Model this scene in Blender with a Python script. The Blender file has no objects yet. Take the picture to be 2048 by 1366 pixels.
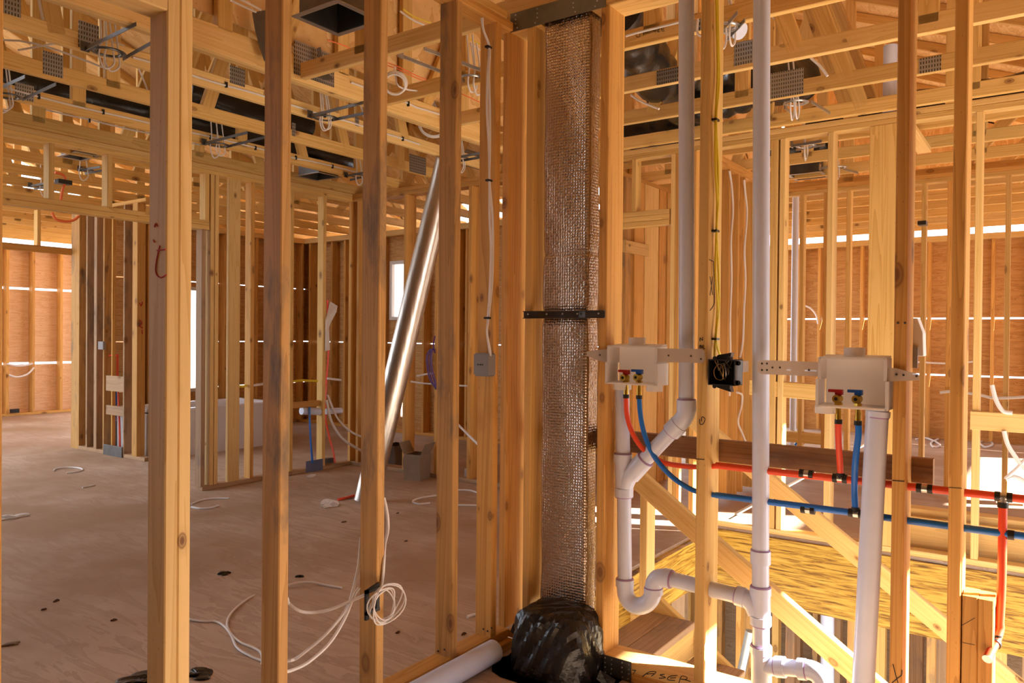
import bpy, bmesh, math, random
from mathutils import Vector, Matrix
random.seed(7)
scene = bpy.context.scene
COL = scene.collection
# ------------------------------------------------------------------ camera, sky, sun, exposure
EYE = Vector((0, 0, 1.35))
FPX = 1532.3
YAW, PITCH, ROLL = math.radians(35.537), math.radians(-.507), math.radians(-.513)
_f = Vector((math.cos(YAW)*math.cos(PITCH), math.sin(YAW)*math.cos(PITCH), math.sin(PITCH)))
_r = Vector((math.sin(YAW), -math.cos(YAW), 0)); _u = _r.cross(_f)
RT = math.cos(ROLL)*_r - math.sin(ROLL)*_u
UP = math.sin(ROLL)*_r + math.cos(ROLL)*_u
cam_d = bpy.data.cameras.new('camera'); cam = bpy.data.objects.new('camera', cam_d); COL.objects.link(cam)
cam_d.sensor_width = 36; cam_d.lens = 36*FPX/2048; cam_d.clip_start = .05; cam_d.clip_end = 200
M = Matrix((RT, UP, -_f)).transposed().to_4x4(); M.translation = EYE
cam.matrix_world = M
scene.camera = cam

world = bpy.data.worlds.new('sky'); scene.world = world; world.use_nodes = True
wn = world.node_tree.nodes; bg = wn['Background']
bg.inputs[0].default_value = (.80, .89, 1.0, 1); bg.inputs[1].default_value = 2.6
SUN_DIR = Vector((.437, -.90, .462)).normalized()      # towards the sun
sd = bpy.data.lights.new('sun', 'SUN'); sun = bpy.data.objects.new('sun', sd); COL.objects.link(sun)
sd.energy = 34; sd.angle = math.radians(.6); sd.color = (1, .93, .82)
sun.rotation_euler = SUN_DIR.to_track_quat('Z', 'Y').to_euler()
vs = scene.view_settings
vs.view_transform = 'Standard'; vs.look = 'None'; vs.exposure = .8; vs.gamma = 1
try: vs.use_curve_mapping = False
except Exception: pass
scene.cycles.max_bounces = 8; scene.cycles.diffuse_bounces = 6; scene.cycles.glossy_bounces = 4
scene.cycles.sample_clamp_indirect = 8

# ------------------------------------------------------------------ measuring helpers
def ray(px, py): return _f + RT*((px-1024)/FPX) - UP*((py-683)/FPX)
def PX(px, py, x):
    d = ray(px, py); return EYE + d*((x-EYE.x)/d.x)
def PY(px, py, y):
    d = ray(px, py); return EYE + d*((y-EYE.y)/d.y)
def PZ(px, py, z):
    d = ray(px, py); return EYE + d*((z-EYE.z)/d.z)
def PT(px, py, pl):
    a, v = pl
    return PX(px, py, v) if a == 'x' else PY(px, py, v) if a == 'y' else PZ(px, py, v)

# ------------------------------------------------------------------ materials
MAT = {}
class NT:
    def __init__(s, name):
        s.m = bpy.data.materials.new(name); s.m.use_nodes = True
        s.t = s.m.node_tree; s.b = s.t.nodes['Principled BSDF']; MAT[name] = s.m
    def n(s, typ, **kw):
        nd = s.t.nodes.new(typ)
        for k, v in kw.items(): setattr(nd, k, v)
        return nd
    def l(s, a, b): s.t.links.new(a, b)
    def math(s, op, a, b=None, c=None):
        nd = s.n('ShaderNodeMath', operation=op)
        for i, v in enumerate((a, b, c)):
            if v is None: continue
            if isinstance(v, (int, float)): nd.inputs[i].default_value = v
            else: s.l(v, nd.inputs[i])
        return nd.outputs[0]
    def ramp(s, fac, stops):
        nd = s.n('ShaderNodeValToRGB'); e = nd.color_ramp.elements
        while len(e) < len(stops): e.new(.5)
        for i, (p, c) in enumerate(stops):
            e[i].position = p; e[i].color = c if len(c) == 4 else (*c, 1)
        s.l(fac, nd.inputs[0]); return nd.outputs[0]
    def mix(s, fac, a, b, mode='MIX'):
        nd = s.n('ShaderNodeMix', data_type='RGBA', blend_type=mode)
        for i, v in ((0, fac), (6, a), (7, b)):
            if isinstance(v, (int, float)): nd.inputs[i].default_value = v
            elif isinstance(v, tuple): nd.inputs[i].default_value = v if len(v) == 4 else (*v, 1)
            else: s.l(v, nd.inputs[i])
        return nd.outputs[2]
    def coords(s, scale, rnd=True):
        tc = s.n('ShaderNodeTexCoord'); mp = s.n('ShaderNodeMapping'); mp.inputs['Scale'].default_value = scale
        s.l(tc.outputs['Object'], mp.inputs[0])
        if rnd:
            oi = s.n('ShaderNodeObjectInfo'); cb = s.n('ShaderNodeCombineXYZ')
            s.l(s.math('MULTIPLY', oi.outputs['Random'], 37.7), cb.inputs[0])
            s.l(s.math('MULTIPLY', oi.outputs['Random'], 71.3), cb.inputs[1])
            s.l(s.math('MULTIPLY', oi.outputs['Random'], 113.9), cb.inputs[2])
            s.l(cb.outputs[0], mp.inputs['Location'])
        return mp.outputs[0]
    def noise(s, v, scale=1, detail=3, rough=.5, dist=0):
        nd = s.n('ShaderNodeTexNoise'); nd.inputs['Scale'].default_value = scale
        nd.inputs['Detail'].default_value = detail; nd.inputs['Roughness'].default_value = rough
        nd.inputs['Distortion'].default_value = dist
        s.l(v, nd.inputs['Vector']); return nd.outputs['Fac']
    def bump(s, h, strength=.2, dist=.002):
        nd = s.n('ShaderNodeBump'); nd.inputs['Strength'].default_value = strength; nd.inputs['Distance'].default_value = dist
        s.l(h, nd.inputs['Height']); s.l(nd.outputs[0], s.b.inputs['Normal'])
    def set(s, rough=None, metal=None, color=None, spec=None):
        if rough is not None: s.b.inputs['Roughness'].default_value = rough
        if metal is not None: s.b.inputs['Metallic'].default_value = metal
        if spec is not None: s.b.inputs['Specular IOR Level'].default_value = spec
        if color is not None: s.b.inputs['Base Color'].default_value = (*color, 1)

def wood(name, light, dark, tint_lo=(.82, .78, .74), tint_hi=(1.06, 1.04, 1.0), knot=.115, stain=0.0, knotc=(.20, .085, .03)):
    k = NT(name)
    fine = k.noise(k.coords((70, 70, 1.6)), 1, 3, .6)
    ring = k.noise(k.coords((14, 14, .42)), 1, 1.5, .5, .6)
    rings = k.math('FRACT', k.math('MULTIPLY', ring, 9.0))
    rings = k.math('POWER', rings, 2.2)
    g = k.math('ADD', k.math('MULTIPLY', rings, .62), k.math('MULTIPLY', fine, .42))
    c = k.ramp(g, [(.12, light), (.85, dark)])
    # knots: stretched cells, only some of them
    vo = k.n('ShaderNodeTexVoronoi'); vo.inputs['Scale'].default_value = 1; vo.inputs['Randomness'].default_value = 1
    k.l(k.coords((9, 9, 5.2)), vo.inputs['Vector'])
    sep = k.n('ShaderNodeSeparateColor'); k.l(vo.outputs['Color'], sep.inputs[0])
    thr = k.math('MULTIPLY', k.math('MAXIMUM', k.math('SUBTRACT', sep.outputs[0], .45), 0), knot*3.6)
    kn = k.math('DIVIDE', vo.outputs['Distance'], k.math('ADD', thr, .001))
    kf = k.ramp(kn, [(.35, (1, 1, 1)), (.62, (.45, .45, .45)), (.78, (.8, .8, .8)), (1.0, (0, 0, 0))])
    halo = k.ramp(k.math('MULTIPLY', kn, .4), [(.3, (.5, .5, .5)), (.8, (0, 0, 0))])
    c = k.mix(halo, c, tuple(d*.82 for d in dark))
    c = k.mix(kf, c, knotc)
    # small pin holes and dashes
    vo2 = k.n('ShaderNodeTexVoronoi'); k.l(k.coords((34, 34, 9)), vo2.inputs['Vector'])
    sp2 = k.n('ShaderNodeSeparateColor'); k.l(vo2.outputs['Color'], sp2.inputs[0])
    pin = k.math('LESS_THAN', vo2.outputs['Distance'], k.math('MULTIPLY', k.math('SUBTRACT', sp2.outputs[1], .78), .9))
    c = k.mix(k.math('MULTIPLY', pin, .55), c, (.12, .06, .03))
    oi = k.n('ShaderNodeObjectInfo')
    c = k.mix(1.0, c, k.ramp(oi.outputs['Random'], [(0, tint_lo), (.45, (.98, .93, .86)), (1, tint_hi)]), 'MULTIPLY')
    low = k.noise(k.coords((3, 3, .9)), 1, 3, .6)
    c = k.mix(k.ramp(low, [(.42, (0, 0, 0)), (.75, (.35, .35, .35))]), c, tuple(d*.9 for d in dark))
    if stain:
        st = k.noise(k.coords((7, 7, 2.2)), 1, 5, .65)
        c = k.mix(k.ramp(st, [(.52, (0, 0, 0)), (.68, (stain, stain, stain))]), c, (.10, .085, .075))
    k.l(c, k.b.inputs['Base Color']); k.set(rough=.62, spec=.3)
    k.bump(k.math('ADD', fine, rings), .12, .0008)
    return k.m
wood('pine', (.76, .51, .19), (.60, .36, .10))
wood('pine_light', (.80, .57, .25), (.67, .43, .145), knot=.09)
wood('fir', (.71, .40, .115), (.51, .255, .06), knot=.13)
wood('fir_stained', (.60, .35, .125), (.43, .235, .07), knot=.16, stain=.75)
wood('dark_board', (.33, .18, .085), (.20, .10, .045), stain=.4)
wood('weathered', (.47, .31, .18), (.34, .21, .12), stain=.55)

def ply(name, a, b, fig, scale=(1.1, 1.1, 9), knots=True, spots=(.20, .08, .02), rough=.7, stain=None):
    k = NT(name)
    n = k.noise(k.coords(scale, False), 1.6, 5, .6, 1.2)
    w = k.math('FRACT', k.math('MULTIPLY', n, fig))
    c = k.ramp(k.math('POWER', w, 1.6), [(.05, a), (.95, b)])
    if knots:
        vo = k.n('ShaderNodeTexVoronoi'); k.l(k.coords(tuple(s*1.9 for s in (1.6, 1.6, 3.2)), False), vo.inputs['Vector'])
        sp = k.n('ShaderNodeSeparateColor'); k.l(vo.outputs['Color'], sp.inputs[0])
        kn = k.math('DIVIDE', vo.outputs['Distance'], k.math('ADD', k.math('MULTIPLY', sp.outputs[0], .17), .001))
        c = k.mix(k.ramp(kn, [(.5, (.8, .8, .8)), (1.1, (0, 0, 0))]), c, spots)
    if stain:
        s1 = k.noise(k.coords((.55, .55, .55), False), 1, 4, .6)
        c = k.mix(k.ramp(s1, [(.40, (0, 0, 0)), (.62, (.9, .9, .9))]), c, stain)
        s2 = k.noise(k.coords((6, 6, 6), False), 1, 5, .7)
        c = k.mix(k.ramp(s2, [(.62, (0, 0, 0)), (.75, (.5, .5, .5))]), c, tuple(x*.55 for x in stain))
    k.l(c, k.b.inputs['Base Color']); k.set(rough=rough, spec=.25)
    k.bump(n, .08, .001)
    return k.m
ply('sheathing', (.62, .36, .14), (.46, .23, .07), 5)
ply('sheathing_daylit', (.80, .58, .38), (.68, .44, .24), 5)  # paler copy of sheathing, daylight on the far left wall painted in
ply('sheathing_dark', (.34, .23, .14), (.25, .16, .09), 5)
ply('deck_ply', (.76, .52, .24), (.62, .37, .14), 4, scale=(1.2, 5, 1.2))
ply('floor_ply', (.50, .385, .30), (.41, .30, .225), 4, scale=(5, .8, 1), knots=False, stain=(.31, .185, .105))
k = NT('lvl')
n1 = k.noise(k.coords((4.2, 4.2, 62), False), 1, 4, .62, .8); n2 = k.noise(k.coords((5, 5, 120), False), 1, 2, .5)
c = k.ramp(k.math('ADD', k.math('MULTIPLY', n1, .8), k.math('MULTIPLY', n2, .2)), [(.38, (.14, .062, .010)), (.455, (.34, .175, .022)), (.53, (.53, .315, .045)), (.68, (.61, .40, .08))])
k.l(c, k.b.inputs['Base Color']); k.set(rough=.5, spec=.3)

def plain(name, color, rough=.5, metal=0, spec=None, var=0.0, bump=None, bscale=40):
    k = NT(name)
    if var:
        n = k.noise(k.coords((9, 9, 9)), 1, 4, .6)
        c = k.mix(k.ramp(n, [(.35, (0, 0, 0)), (.7, (1, 1, 1))]), color, tuple(x*(1-var) for x in color))
        k.l(c, k.b.inputs['Base Color'])
    else: k.b.inputs['Base Color'].default_value = (*color, 1)
    k.set(rough=rough, metal=metal, spec=spec)
    if bump: k.bump(k.noise(k.coords((bscale,)*3), 1, 4, .6), bump, .004)
    return k.m
plain('pvc', (.62, .67, .85), .30, var=.07)
plain('pvc_primer', (.38, .22, .46), .5)
k = NT('box_plastic'); k.set(rough=.4, color=(.86, .84, .83))
tl = k.n('ShaderNodeBsdfTranslucent'); tl.inputs[0].default_value = (.88, .84, .80, 1); mx = k.n('ShaderNodeMixShader'); mx.inputs[0].default_value = .5
k.l(k.b.outputs[0], mx.inputs[1]); k.l(tl.outputs[0], mx.inputs[2]); k.l(mx.outputs[0], k.t.nodes['Material Output'].inputs[0])
plain('pex_red', (.78, .075, .025), .35)
plain('pex_blue', (.012, .15, .58), .35)
plain('brass', (.62, .42, .07), .28, 1)
plain('handle_red', (.45, .012, .018), .4)
plain('handle_blue', (.01, .10, .45), .4)
plain('crimp', (.035, .032, .03), .45, .6)
plain('fitting', (.62, .60, .55), .3, .9)
plain('black_plastic', (.012, .012, .013), .35)
plain('black_sheet', (.012, .011, .011), .27, bump=1.0, bscale=26)
plain('cable_white', (.72, .69, .68), .45)
plain('cable_yellow', (.72, .56, .03), .45)
plain('cable_orange', (.78, .17, .05), .5)
plain('cable_purple', (.10, .02, .20), .45)
plain('copper', (.55, .36, .16), .4, .8)
plain('steel_dark', (.17, .165, .16), .42, .85, var=.3)
k = None
plain('strap_metal', (.10, .085, .07), .45, .8, var=.3)
plain('galv', (.50, .50, .49), .35, .9, var=.25)
plain('grey_box', (.25, .235, .24), .55, var=.1)
plain('blue_steel', (.17, .21, .36), .5, .5, var=.2)
plain('tub_white', (.74, .74, .78), .22)
plain('cardboard', (.27, .19, .125), .8, var=.2)
plain('cardboard_dark', (.12, .08, .055), .8)
plain('paper_white', (.72, .70, .68), .8)
plain('marker_black', (.03, .025, .025), .8)
plain('marker_red', (.42, .025, .02), .8)
plain('nail_head', (.08, .07, .06), .5, .7)
plain('dark_absorber', (.16, .11, .075), .85, var=.15)  # dark tone made up so the added rear wall bounces little light
plain('ground', (.42, .36, .30), .9, var=.2)
plain('ink_blue', (.07, .10, .22), .7)
plain('concrete', (.42, .41, .39), .85, var=.15)
plain('chip', (.10, .05, .03), .8)
k = NT('sheet_metal'); k.set(rough=.3, metal=1, color=(.60, .55, .49))
k.bump(k.noise(k.coords((40, 40, .25)), 1, 3), .3, .006)
# bubble foil: quilted reflective bubbles
k = NT('bubble_foil'); k.set(rough=.25, metal=.95)
vo = k.n('ShaderNodeTexVoronoi'); vo.inputs['Randomness'].default_value = .3; vo.inputs['Scale'].default_value = 1
k.l(k.coords((82, 82, 82), False), vo.inputs['Vector'])
h = k.math('SUBTRACT', 1.0, k.math('MULTIPLY', vo.outputs['Distance'], 1.4))
wr = k.noise(k.coords((9, 9, 4)), 1, 4, .6)
k.bump(k.math('ADD', h, k.math('MULTIPLY', wr, 2.2)), .62, .0042)
k.l(k.mix(wr, (.62, .54, .46), (.47, .39, .32)), k.b.inputs['Base Color'])
# toothed truss plate
k = NT('toothed_plate'); k.set(rough=.42, metal=.8)
tc = k.coords((1, 1, 1), False); sx = k.n('ShaderNodeSeparateXYZ'); k.l(tc, sx.inputs[0])
a = k.math('FRACT', k.math('MULTIPLY', k.math('ADD', sx.outputs[0], sx.outputs[1]), 75))
b = k.math('FRACT', k.math('MULTIPLY', sx.outputs[2], 42))
t = k.math('MULTIPLY', k.math('LESS_THAN', a, .42), k.math('LESS_THAN', b, .6))
k.l(k.mix(t, (.40, .39, .37), (.085, .075, .06)), k.b.inputs['Base Color'])
# clear glass that lets daylight in
k = NT('glass'); tr = k.n('ShaderNodeBsdfTransparent'); gl = k.n('ShaderNodeBsdfGlossy'); gl.inputs['Roughness'].default_value = .02
mx = k.n('ShaderNodeMixShader'); mx.inputs[0].default_value = .07
k.l(tr.outputs[0], mx.inputs[1]); k.l(gl.outputs[0], mx.inputs[2]); k.l(mx.outputs[0], k.t.nodes['Material Output'].inputs[0])
# translucent plastic strips
k = NT('strip_plastic'); df = k.n('ShaderNodeBsdfDiffuse'); df.inputs[0].default_value = (.62, .55, .48, 1)
tl = k.n('ShaderNodeBsdfTranslucent'); tl.inputs[0].default_value = (.70, .62, .55, 1)
tp = k.n('ShaderNodeBsdfTransparent'); m1 = k.n('ShaderNodeMixShader'); m1.inputs[0].default_value = .4
m2 = k.n('ShaderNodeMixShader'); m2.inputs[0].default_value = .22
k.l(df.outputs[0], m1.inputs[1]); k.l(tl.outputs[0], m1.inputs[2]); k.l(m1.outputs[0], m2.inputs[1]); k.l(tp.outputs[0], m2.inputs[2])
k.l(m2.outputs[0], k.t.nodes['Material Output'].inputs[0])

# ------------------------------------------------------------------ object helpers
ORD = ['first', 'second', 'third', 'fourth', 'fifth', 'sixth', 'seventh', 'eighth', 'ninth', 'tenth', 'eleventh', 'twelfth',
       'thirteenth', 'fourteenth', 'fifteenth', 'sixteenth', 'seventeenth', 'eighteenth', 'nineteenth', 'twentieth']
def tag(o, label=None, cat=None, group=None, kind=None):
    if label: o['label'] = label
    if cat: o['category'] = cat
    if group: o['group'] = group
    if kind: o['kind'] = kind
    return o
def place(o, parent, mtx):
    COL.objects.link(o)
    if parent is not None:
        o.parent = parent
        mtx = Matrix.Translation(-parent.location) @ mtx
        # parents are never rotated, and sub-parts hang on parts that sit at their own place
    o.matrix_basis = mtx
    return o
def wloc(o):
    m = o.matrix_basis
    return (wloc(o.parent) @ m) if o.parent else m
def attach(o, parent, mtx):
    COL.objects.link(o)
    if parent is not None:
        o.parent = parent
        mtx = wloc(parent).inverted() @ mtx
    o.matrix_basis = mtx
    return o
def empty(name, loc, label, cat, group=None):
    o = bpy.data.objects.new(name, None); o.empty_display_size = .1
    COL.objects.link(o); o.location = Vector(loc)
    o.matrix_basis = Matrix.Translation(Vector(loc))
    return tag(o, label, cat, group)
_cache = {}
def board_mesh(w, t, L, mat):
    key = (round(w, 4), round(t, 4), round(L, 3), mat)
    if key in _cache: return _cache[key]
    c = min(.0035, w*.2, t*.2)
    a, b = w/2, t/2
    ring = [(-a+c, -b), (a-c, -b), (a, -b+c), (a, b-c), (a-c, b), (-a+c, b), (-a, b-c), (-a, -b+c)]
    v = [(x, y, 0) for x, y in ring] + [(x, y, L) for x, y in ring]
    f = [tuple(range(7, -1, -1)), tuple(range(8, 16))] + [(i, (i+1) % 8, 8+(i+1) % 8, 8+i) for i in range(8)]
    me = bpy.data.meshes.new('board'); me.from_pydata(v, [], f); me.materials.append(MAT[mat]); me.update()
    _cache[key] = me
    return me
def board(name, a, b, w, t, mat, wdir, parent=None):
    """A sawn board from a to b; w is its size along wdir, t across."""
    a, b = Vector(a), Vector(b); z = b-a; L = z.length; z.normalize()
    x = Vector(wdir); x = (x - z*x.dot(z)).normalized(); y = z.cross(x)
    o = bpy.data.objects.new(name, board_mesh(w, t, L, mat))
    m = Matrix((x, y, z)).transposed().to_4x4(); m.translation = a
    return attach(o, parent, m)
def post(name, x0, y0, z0, z1, wx, wy, mat, parent=None):
    return board(name, (x0+wx/2, y0+wy/2, z0), (x0+wx/2, y0+wy/2, z1), wx, wy, mat, (1, 0, 0), parent)
class MB:
    def __init__(s): s.bm = bmesh.new()
    def box(s, x0, x1, y0, y1, z0, z1):
        v = [s.bm.verts.new(p) for p in ((x0,y0,z0),(x1,y0,z0),(x1,y1,z0),(x0,y1,z0),(x0,y0,z1),(x1,y0,z1),(x1,y1,z1),(x0,y1,z1))]
        for f in ((3,2,1,0),(4,5,6,7),(0,1,5,4),(1,2,6,5),(2,3,7,6),(3,0,4,7)): s.bm.faces.new([v[i] for i in f])
        return s
    def prism(s, pts, axis, c0, c1):
        """Polygon pts (two other coordinates) extruded along axis from c0 to c1."""
        def P(p, c): return {'x': (c, p[0], p[1]), 'y': (p[0], c, p[1]), 'z': (p[0], p[1], c)}[axis]
        n = len(pts)
        a = [s.bm.verts.new(P(p, c0)) for p in pts]; b = [s.bm.verts.new(P(p, c1)) for p in pts]
        s.bm.faces.new(a); s.bm.faces.new(b[::-1])
        for i in range(n): s.bm.faces.new((a[i], b[i], b[(i+1) % n], a[(i+1) % n]))
        bmesh.ops.recalc_face_normals(s.bm, faces=s.bm.faces[:])
        return s
    def tube(s, pts, r, seg=10, cap=True):
        pts = [Vector(p) for p in pts]; n = len(pts)
        rr = r if isinstance(r, (list, tuple)) else [r]*n
        rings = []; prev = None
        for i, p in enumerate(pts):
            d = (pts[min(i+1, n-1)] - pts[max(i-1, 0)])
            d = d.normalized() if d.length > 1e-9 else Vector((0, 0, 1))
            if prev is None: ref = Vector((0, 0, 1)) if abs(d.z) < .9 else Vector((1, 0, 0))
            else: ref = prev
            x = (ref - d*ref.dot(d)).normalized(); y = d.cross(x); prev = x
            rings.append([s.bm.verts.new(p + (x*math.cos(t)+y*math.sin(t))*rr[i]) for t in [2*math.pi*k/seg for k in range(seg)]])
        for A, B in zip(rings, rings[1:]):
            for k in range(seg): s.bm.faces.new((A[k], A[(k+1) % seg], B[(k+1) % seg], B[k]))
        if cap:
            s.bm.faces.new(rings[0][::-1]); s.bm.faces.new(rings[-1])
        return s
    def hollow(s, a, b, r, wall=.005, seg=20):
        a, b = Vector(a), Vector(b); d = (b-a).normalized()
        e = d*.0001
        s.tube([a, b], r, seg, False); s.tube([b, a], r-wall, seg, False)
        ref = Vector((0, 0, 1)) if abs(d.z) < .9 else Vector((1, 0, 0))
        x = (ref-d*ref.dot(d)).normalized(); y = d.cross(x)
        for c, sg in ((a, 1), (b, -1)):
            o = [s.bm.verts.new(c+(x*math.cos(t)+y*math.sin(t))*r) for t in [2*math.pi*k/seg for k in range(seg)]]
            i = [s.bm.verts.new(c+(x*math.cos(t)+y*math.sin(t))*(r-wall)) for t in [2*math.pi*k/seg for k in range(seg)]]
            for k in range(seg): s.bm.faces.new((o[k], o[(k+1) % seg], i[(k+1) % seg], i[k]))
        return s
    def sphere(s, c, r, sc=(1, 1, 1), u=14, v=9):
        m = Matrix.Translation(Vector(c)) @ Matrix.Diagonal((*sc, 1))
        bmesh.ops.create_uvsphere(s.bm, u_segments=u, v_segments=v, radius=r, matrix=m)
        return s
    def torus(s, c, R, r, n=(0, 0, 1), seg=28, ts=8, sx=1, sy=1):
        c, n = Vector(c), Vector(n).normalized()
        ref = Vector((0, 0, 1)) if abs(n.z) < .9 else Vector((1, 0, 0))
        x = (ref-n*ref.dot(n)).normalized(); y = n.cross(x)
        pts = [c+x*(R*sx*math.cos(t))+y*(R*sy*math.sin(t)) for t in [2*math.pi*k/seg for k in range(seg)]]
        rings = []
        for i, p in enumerate(pts):
            o = (p-c).normalized()
            rings.append([s.bm.verts.new(p+(o*math.cos(t)+n*math.sin(t))*r) for t in [2*math.pi*k/ts for k in range(ts)]])
        for i in range(seg):
            A, B = rings[i], rings[(i+1) % seg]
            for k in range(ts): s.bm.faces.new((A[k], A[(k+1) % ts], B[(k+1) % ts], B[k]))
        return s
    def done(s, name, mat, parent=None, smooth=False, bevel=0, origin=None):
        bmesh.ops.recalc_face_normals(s.bm, faces=s.bm.faces[:])
        if bevel:
            bmesh.ops.bevel(s.bm, geom=s.bm.edges[:], offset=bevel, segments=2, profile=.6, affect='EDGES', clamp_overlap=True)
        if origin is None and s.bm.verts:
            vs_ = [v.co for v in s.bm.verts]
            origin = Vector((sum(v.x for v in vs_)/len(vs_), sum(v.y for v in vs_)/len(vs_), min(v.z for v in vs_)))
        origin = Vector(origin or (0, 0, 0))
        bmesh.ops.translate(s.bm, verts=s.bm.verts[:], vec=-origin)
        me = bpy.data.meshes.new(name)
        if smooth:
            for f in s.bm.faces: f.smooth = True
        s.bm.to_mesh(me); s.bm.free()
        me.materials.append(MAT[mat])
        if smooth and hasattr(me, 'set_sharp_from_angle'): me.set_sharp_from_angle(angle=math.radians(42))
        o = bpy.data.objects.new(name, me)
        return attach(o, parent, Matrix.Translation(origin))
def smooth_path(pts, n=6):
    pts = [Vector(p) for p in pts]
    if len(pts) < 3: return pts
    out = []
    for i in range(len(pts)-1):
        p0, p1, p2, p3 = pts[max(i-1, 0)], pts[i], pts[i+1], pts[min(i+2, len(pts)-1)]
        for k in range(n):
            t = k/n
            out.append(.5*((2*p1)+(-p0+p2)*t+(2*p0-5*p1+4*p2-p3)*t*t+(-p0+3*p1-3*p2+p3)*t**3))
    out.append(pts[-1]); return out
def cable(name, pts, r, mat, label=None, cat='cable', group=None, parent=None, n=6, seg=8):
    o = MB().tube(smooth_path(pts, n), r, seg).done(name, mat, parent, True)
    return tag(o, label, cat if parent is None else None, group)
def pcable(name, pix, r, mat, label=None, cat='cable', group=None, parent=None):
    """pix: (px, py, plane-axis, plane-value) points measured on real planes."""
    return cable(name, [PT(a, b, (c, d)) for a, b, c, d in pix], r, mat, label, cat, group, parent)
def marks(name, strokes, mat, plane, parent, r=.0016):
    b = MB()
    for st in strokes: b.tube(smooth_path([PT(x, y, plane) for x, y in st], 4), r, 5)
    return b.done(name, mat, parent)
def struct(o): o['kind'] = 'structure'; return o
def num(k, n): return ORD[k]

# ------------------------------------------------------------------ the shell: floors, sheathed walls, roof deck
WX, WY = 2.77, 1.985          # fronts of the two near partitions
ZP, ZT = .038, 2.695          # top of bottom plates, underside of top plates
SX0, SX1, SY = 2.93, 5.30, 1.965   # stairwell
mb = MB(); mb.box(-3, 14, SY+.046, 15, -.02, 0); struct(mb.done('floor', 'floor_ply', origin=(0, 0, 0)))
mb = MB(); mb.box(-3, SX0, -2.4, SY, -.06, -.038); struct(mb.done('floor_laundry', 'floor_ply', origin=(0, 0, 0)))
mb = MB(); mb.box(SX1, 14, -2.4, SY, -.02, 0); struct(mb.done('floor_far_rooms', 'floor_ply', origin=(0, 0, 0)))
mb = MB(); mb.box(-40, 60, -45, 60, -2.95, -2.85); struct(mb.done('ground', 'ground', origin=(0, 0, -2.9)))
mb = MB(); mb.box(1, 9, -2.4, 4, -2.84, -2.78); struct(mb.done('floor_basement', 'concrete', origin=(0, 0, -2.8)))

def sheet_wall(name, axis, c, s0, s1, z0, z1, seams, holes=(), t=.012, gap=.022, mat='sheathing', vseams=()):
    """Plywood sheathing on an outside wall: rows with open seams between them, holes=(s0,s1,z0,z1) for windows."""
    rows = [z0]+list(seams)+[z1]; b = MB()
    for i in range(len(rows)-1):
        a, d = rows[i]+(gap/2 if i else 0), rows[i+1]-(gap/2 if i < len(rows)-2 else 0)
        cuts = sorted({s0, s1, *[h[0] for h in holes], *[h[1] for h in holes]})
        for p, q in zip(cuts, cuts[1:]):
            if q-p < 1e-6: continue
            segs = [(a, d)]
            for h in holes:
                if h[0] <= p+1e-6 and h[1] >= q-1e-6:
                    ns = []
                    for u, v in segs:
                        if h[2] > u: ns.append((u, min(v, h[2])))
                        if h[3] < v: ns.append((max(u, h[3]), v))
                    segs = [(u, v) for u, v in ns if v-u > 1e-4]
            for u, v in segs:
                if axis == 'x': b.box(p, q, c, c+t, u, v)
                else: b.box(c, c+t, p, q, u, v)
    return struct(b.done(name, mat, origin=(c, 0, 0) if axis == 'y' else (0, c, 0)))
YL, YB, XS, XR = 13.4, 9.30, 7.60, 11.6
sheet_wall('wall_left', 'x', YL+.14, 1.5, 8.0, 0, 2.66, (.82, 2.02), gap=.035, mat='sheathing_daylit')
wb0, wb1 = PY(390, 650, YB+.14).x, PY(406, 650, YB+.14).x
sheet_wall('wall_back', 'x', YB+.14, 4.40, XS+.16, 0, 2.74, (.60, 1.22, 2.02), [(wb0-.25, wb1, .55, 1.95), (PY(228, 760, YB).x-.1, PY(236, 760, YB).x, .5, 1.15)], gap=.012)
ws = sorted((PX(781, 560, XS+.14).y, PX(848, 560, XS+.14).y))
wl = sorted((PX(650, 800, XS).y, PX(662, 800, XS).y))
we = sorted((PX(786, 830, XS).y, PX(800, 830, XS).y))
sheet_wall('wall_side', 'y', XS+.14, 3.6, YB+.15, 0, 2.74, (1.22,), [(ws[0], ws[1], 1.54, 2.36), (wl[0], wl[1], .32, 1.05), (we[0], we[1], .2, .85)], gap=.012)
sheet_wall('wall_right', 'y', XR+.14, -2.4, 3.6, 0, 2.70, (.86, 1.62), gap=.022)
# unseen wall at the viewer's right, added with openings shaped to steer the sun
sheet_wall('sun_mask_front', 'x', -2.4, -3, 12.2, 0, 3.0, (), [(2.75, 4.95, .1, 1.995), (7.2, 7.9, 2.0, 2.75), (8.6, 11.8, .4, 1.6)])
sheet_wall('light_block_rear', 'y', -1.9, -2.4, 9.2, -.04, 4.6, (), (), mat='dark_absorber')  # unseen wall added behind the camera to block light from the left
sheet_wall('wall_basement', 'y', 7.2, -2.4, 4.2, -2.78, -.35, (), mat='sheathing_dark')

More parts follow.
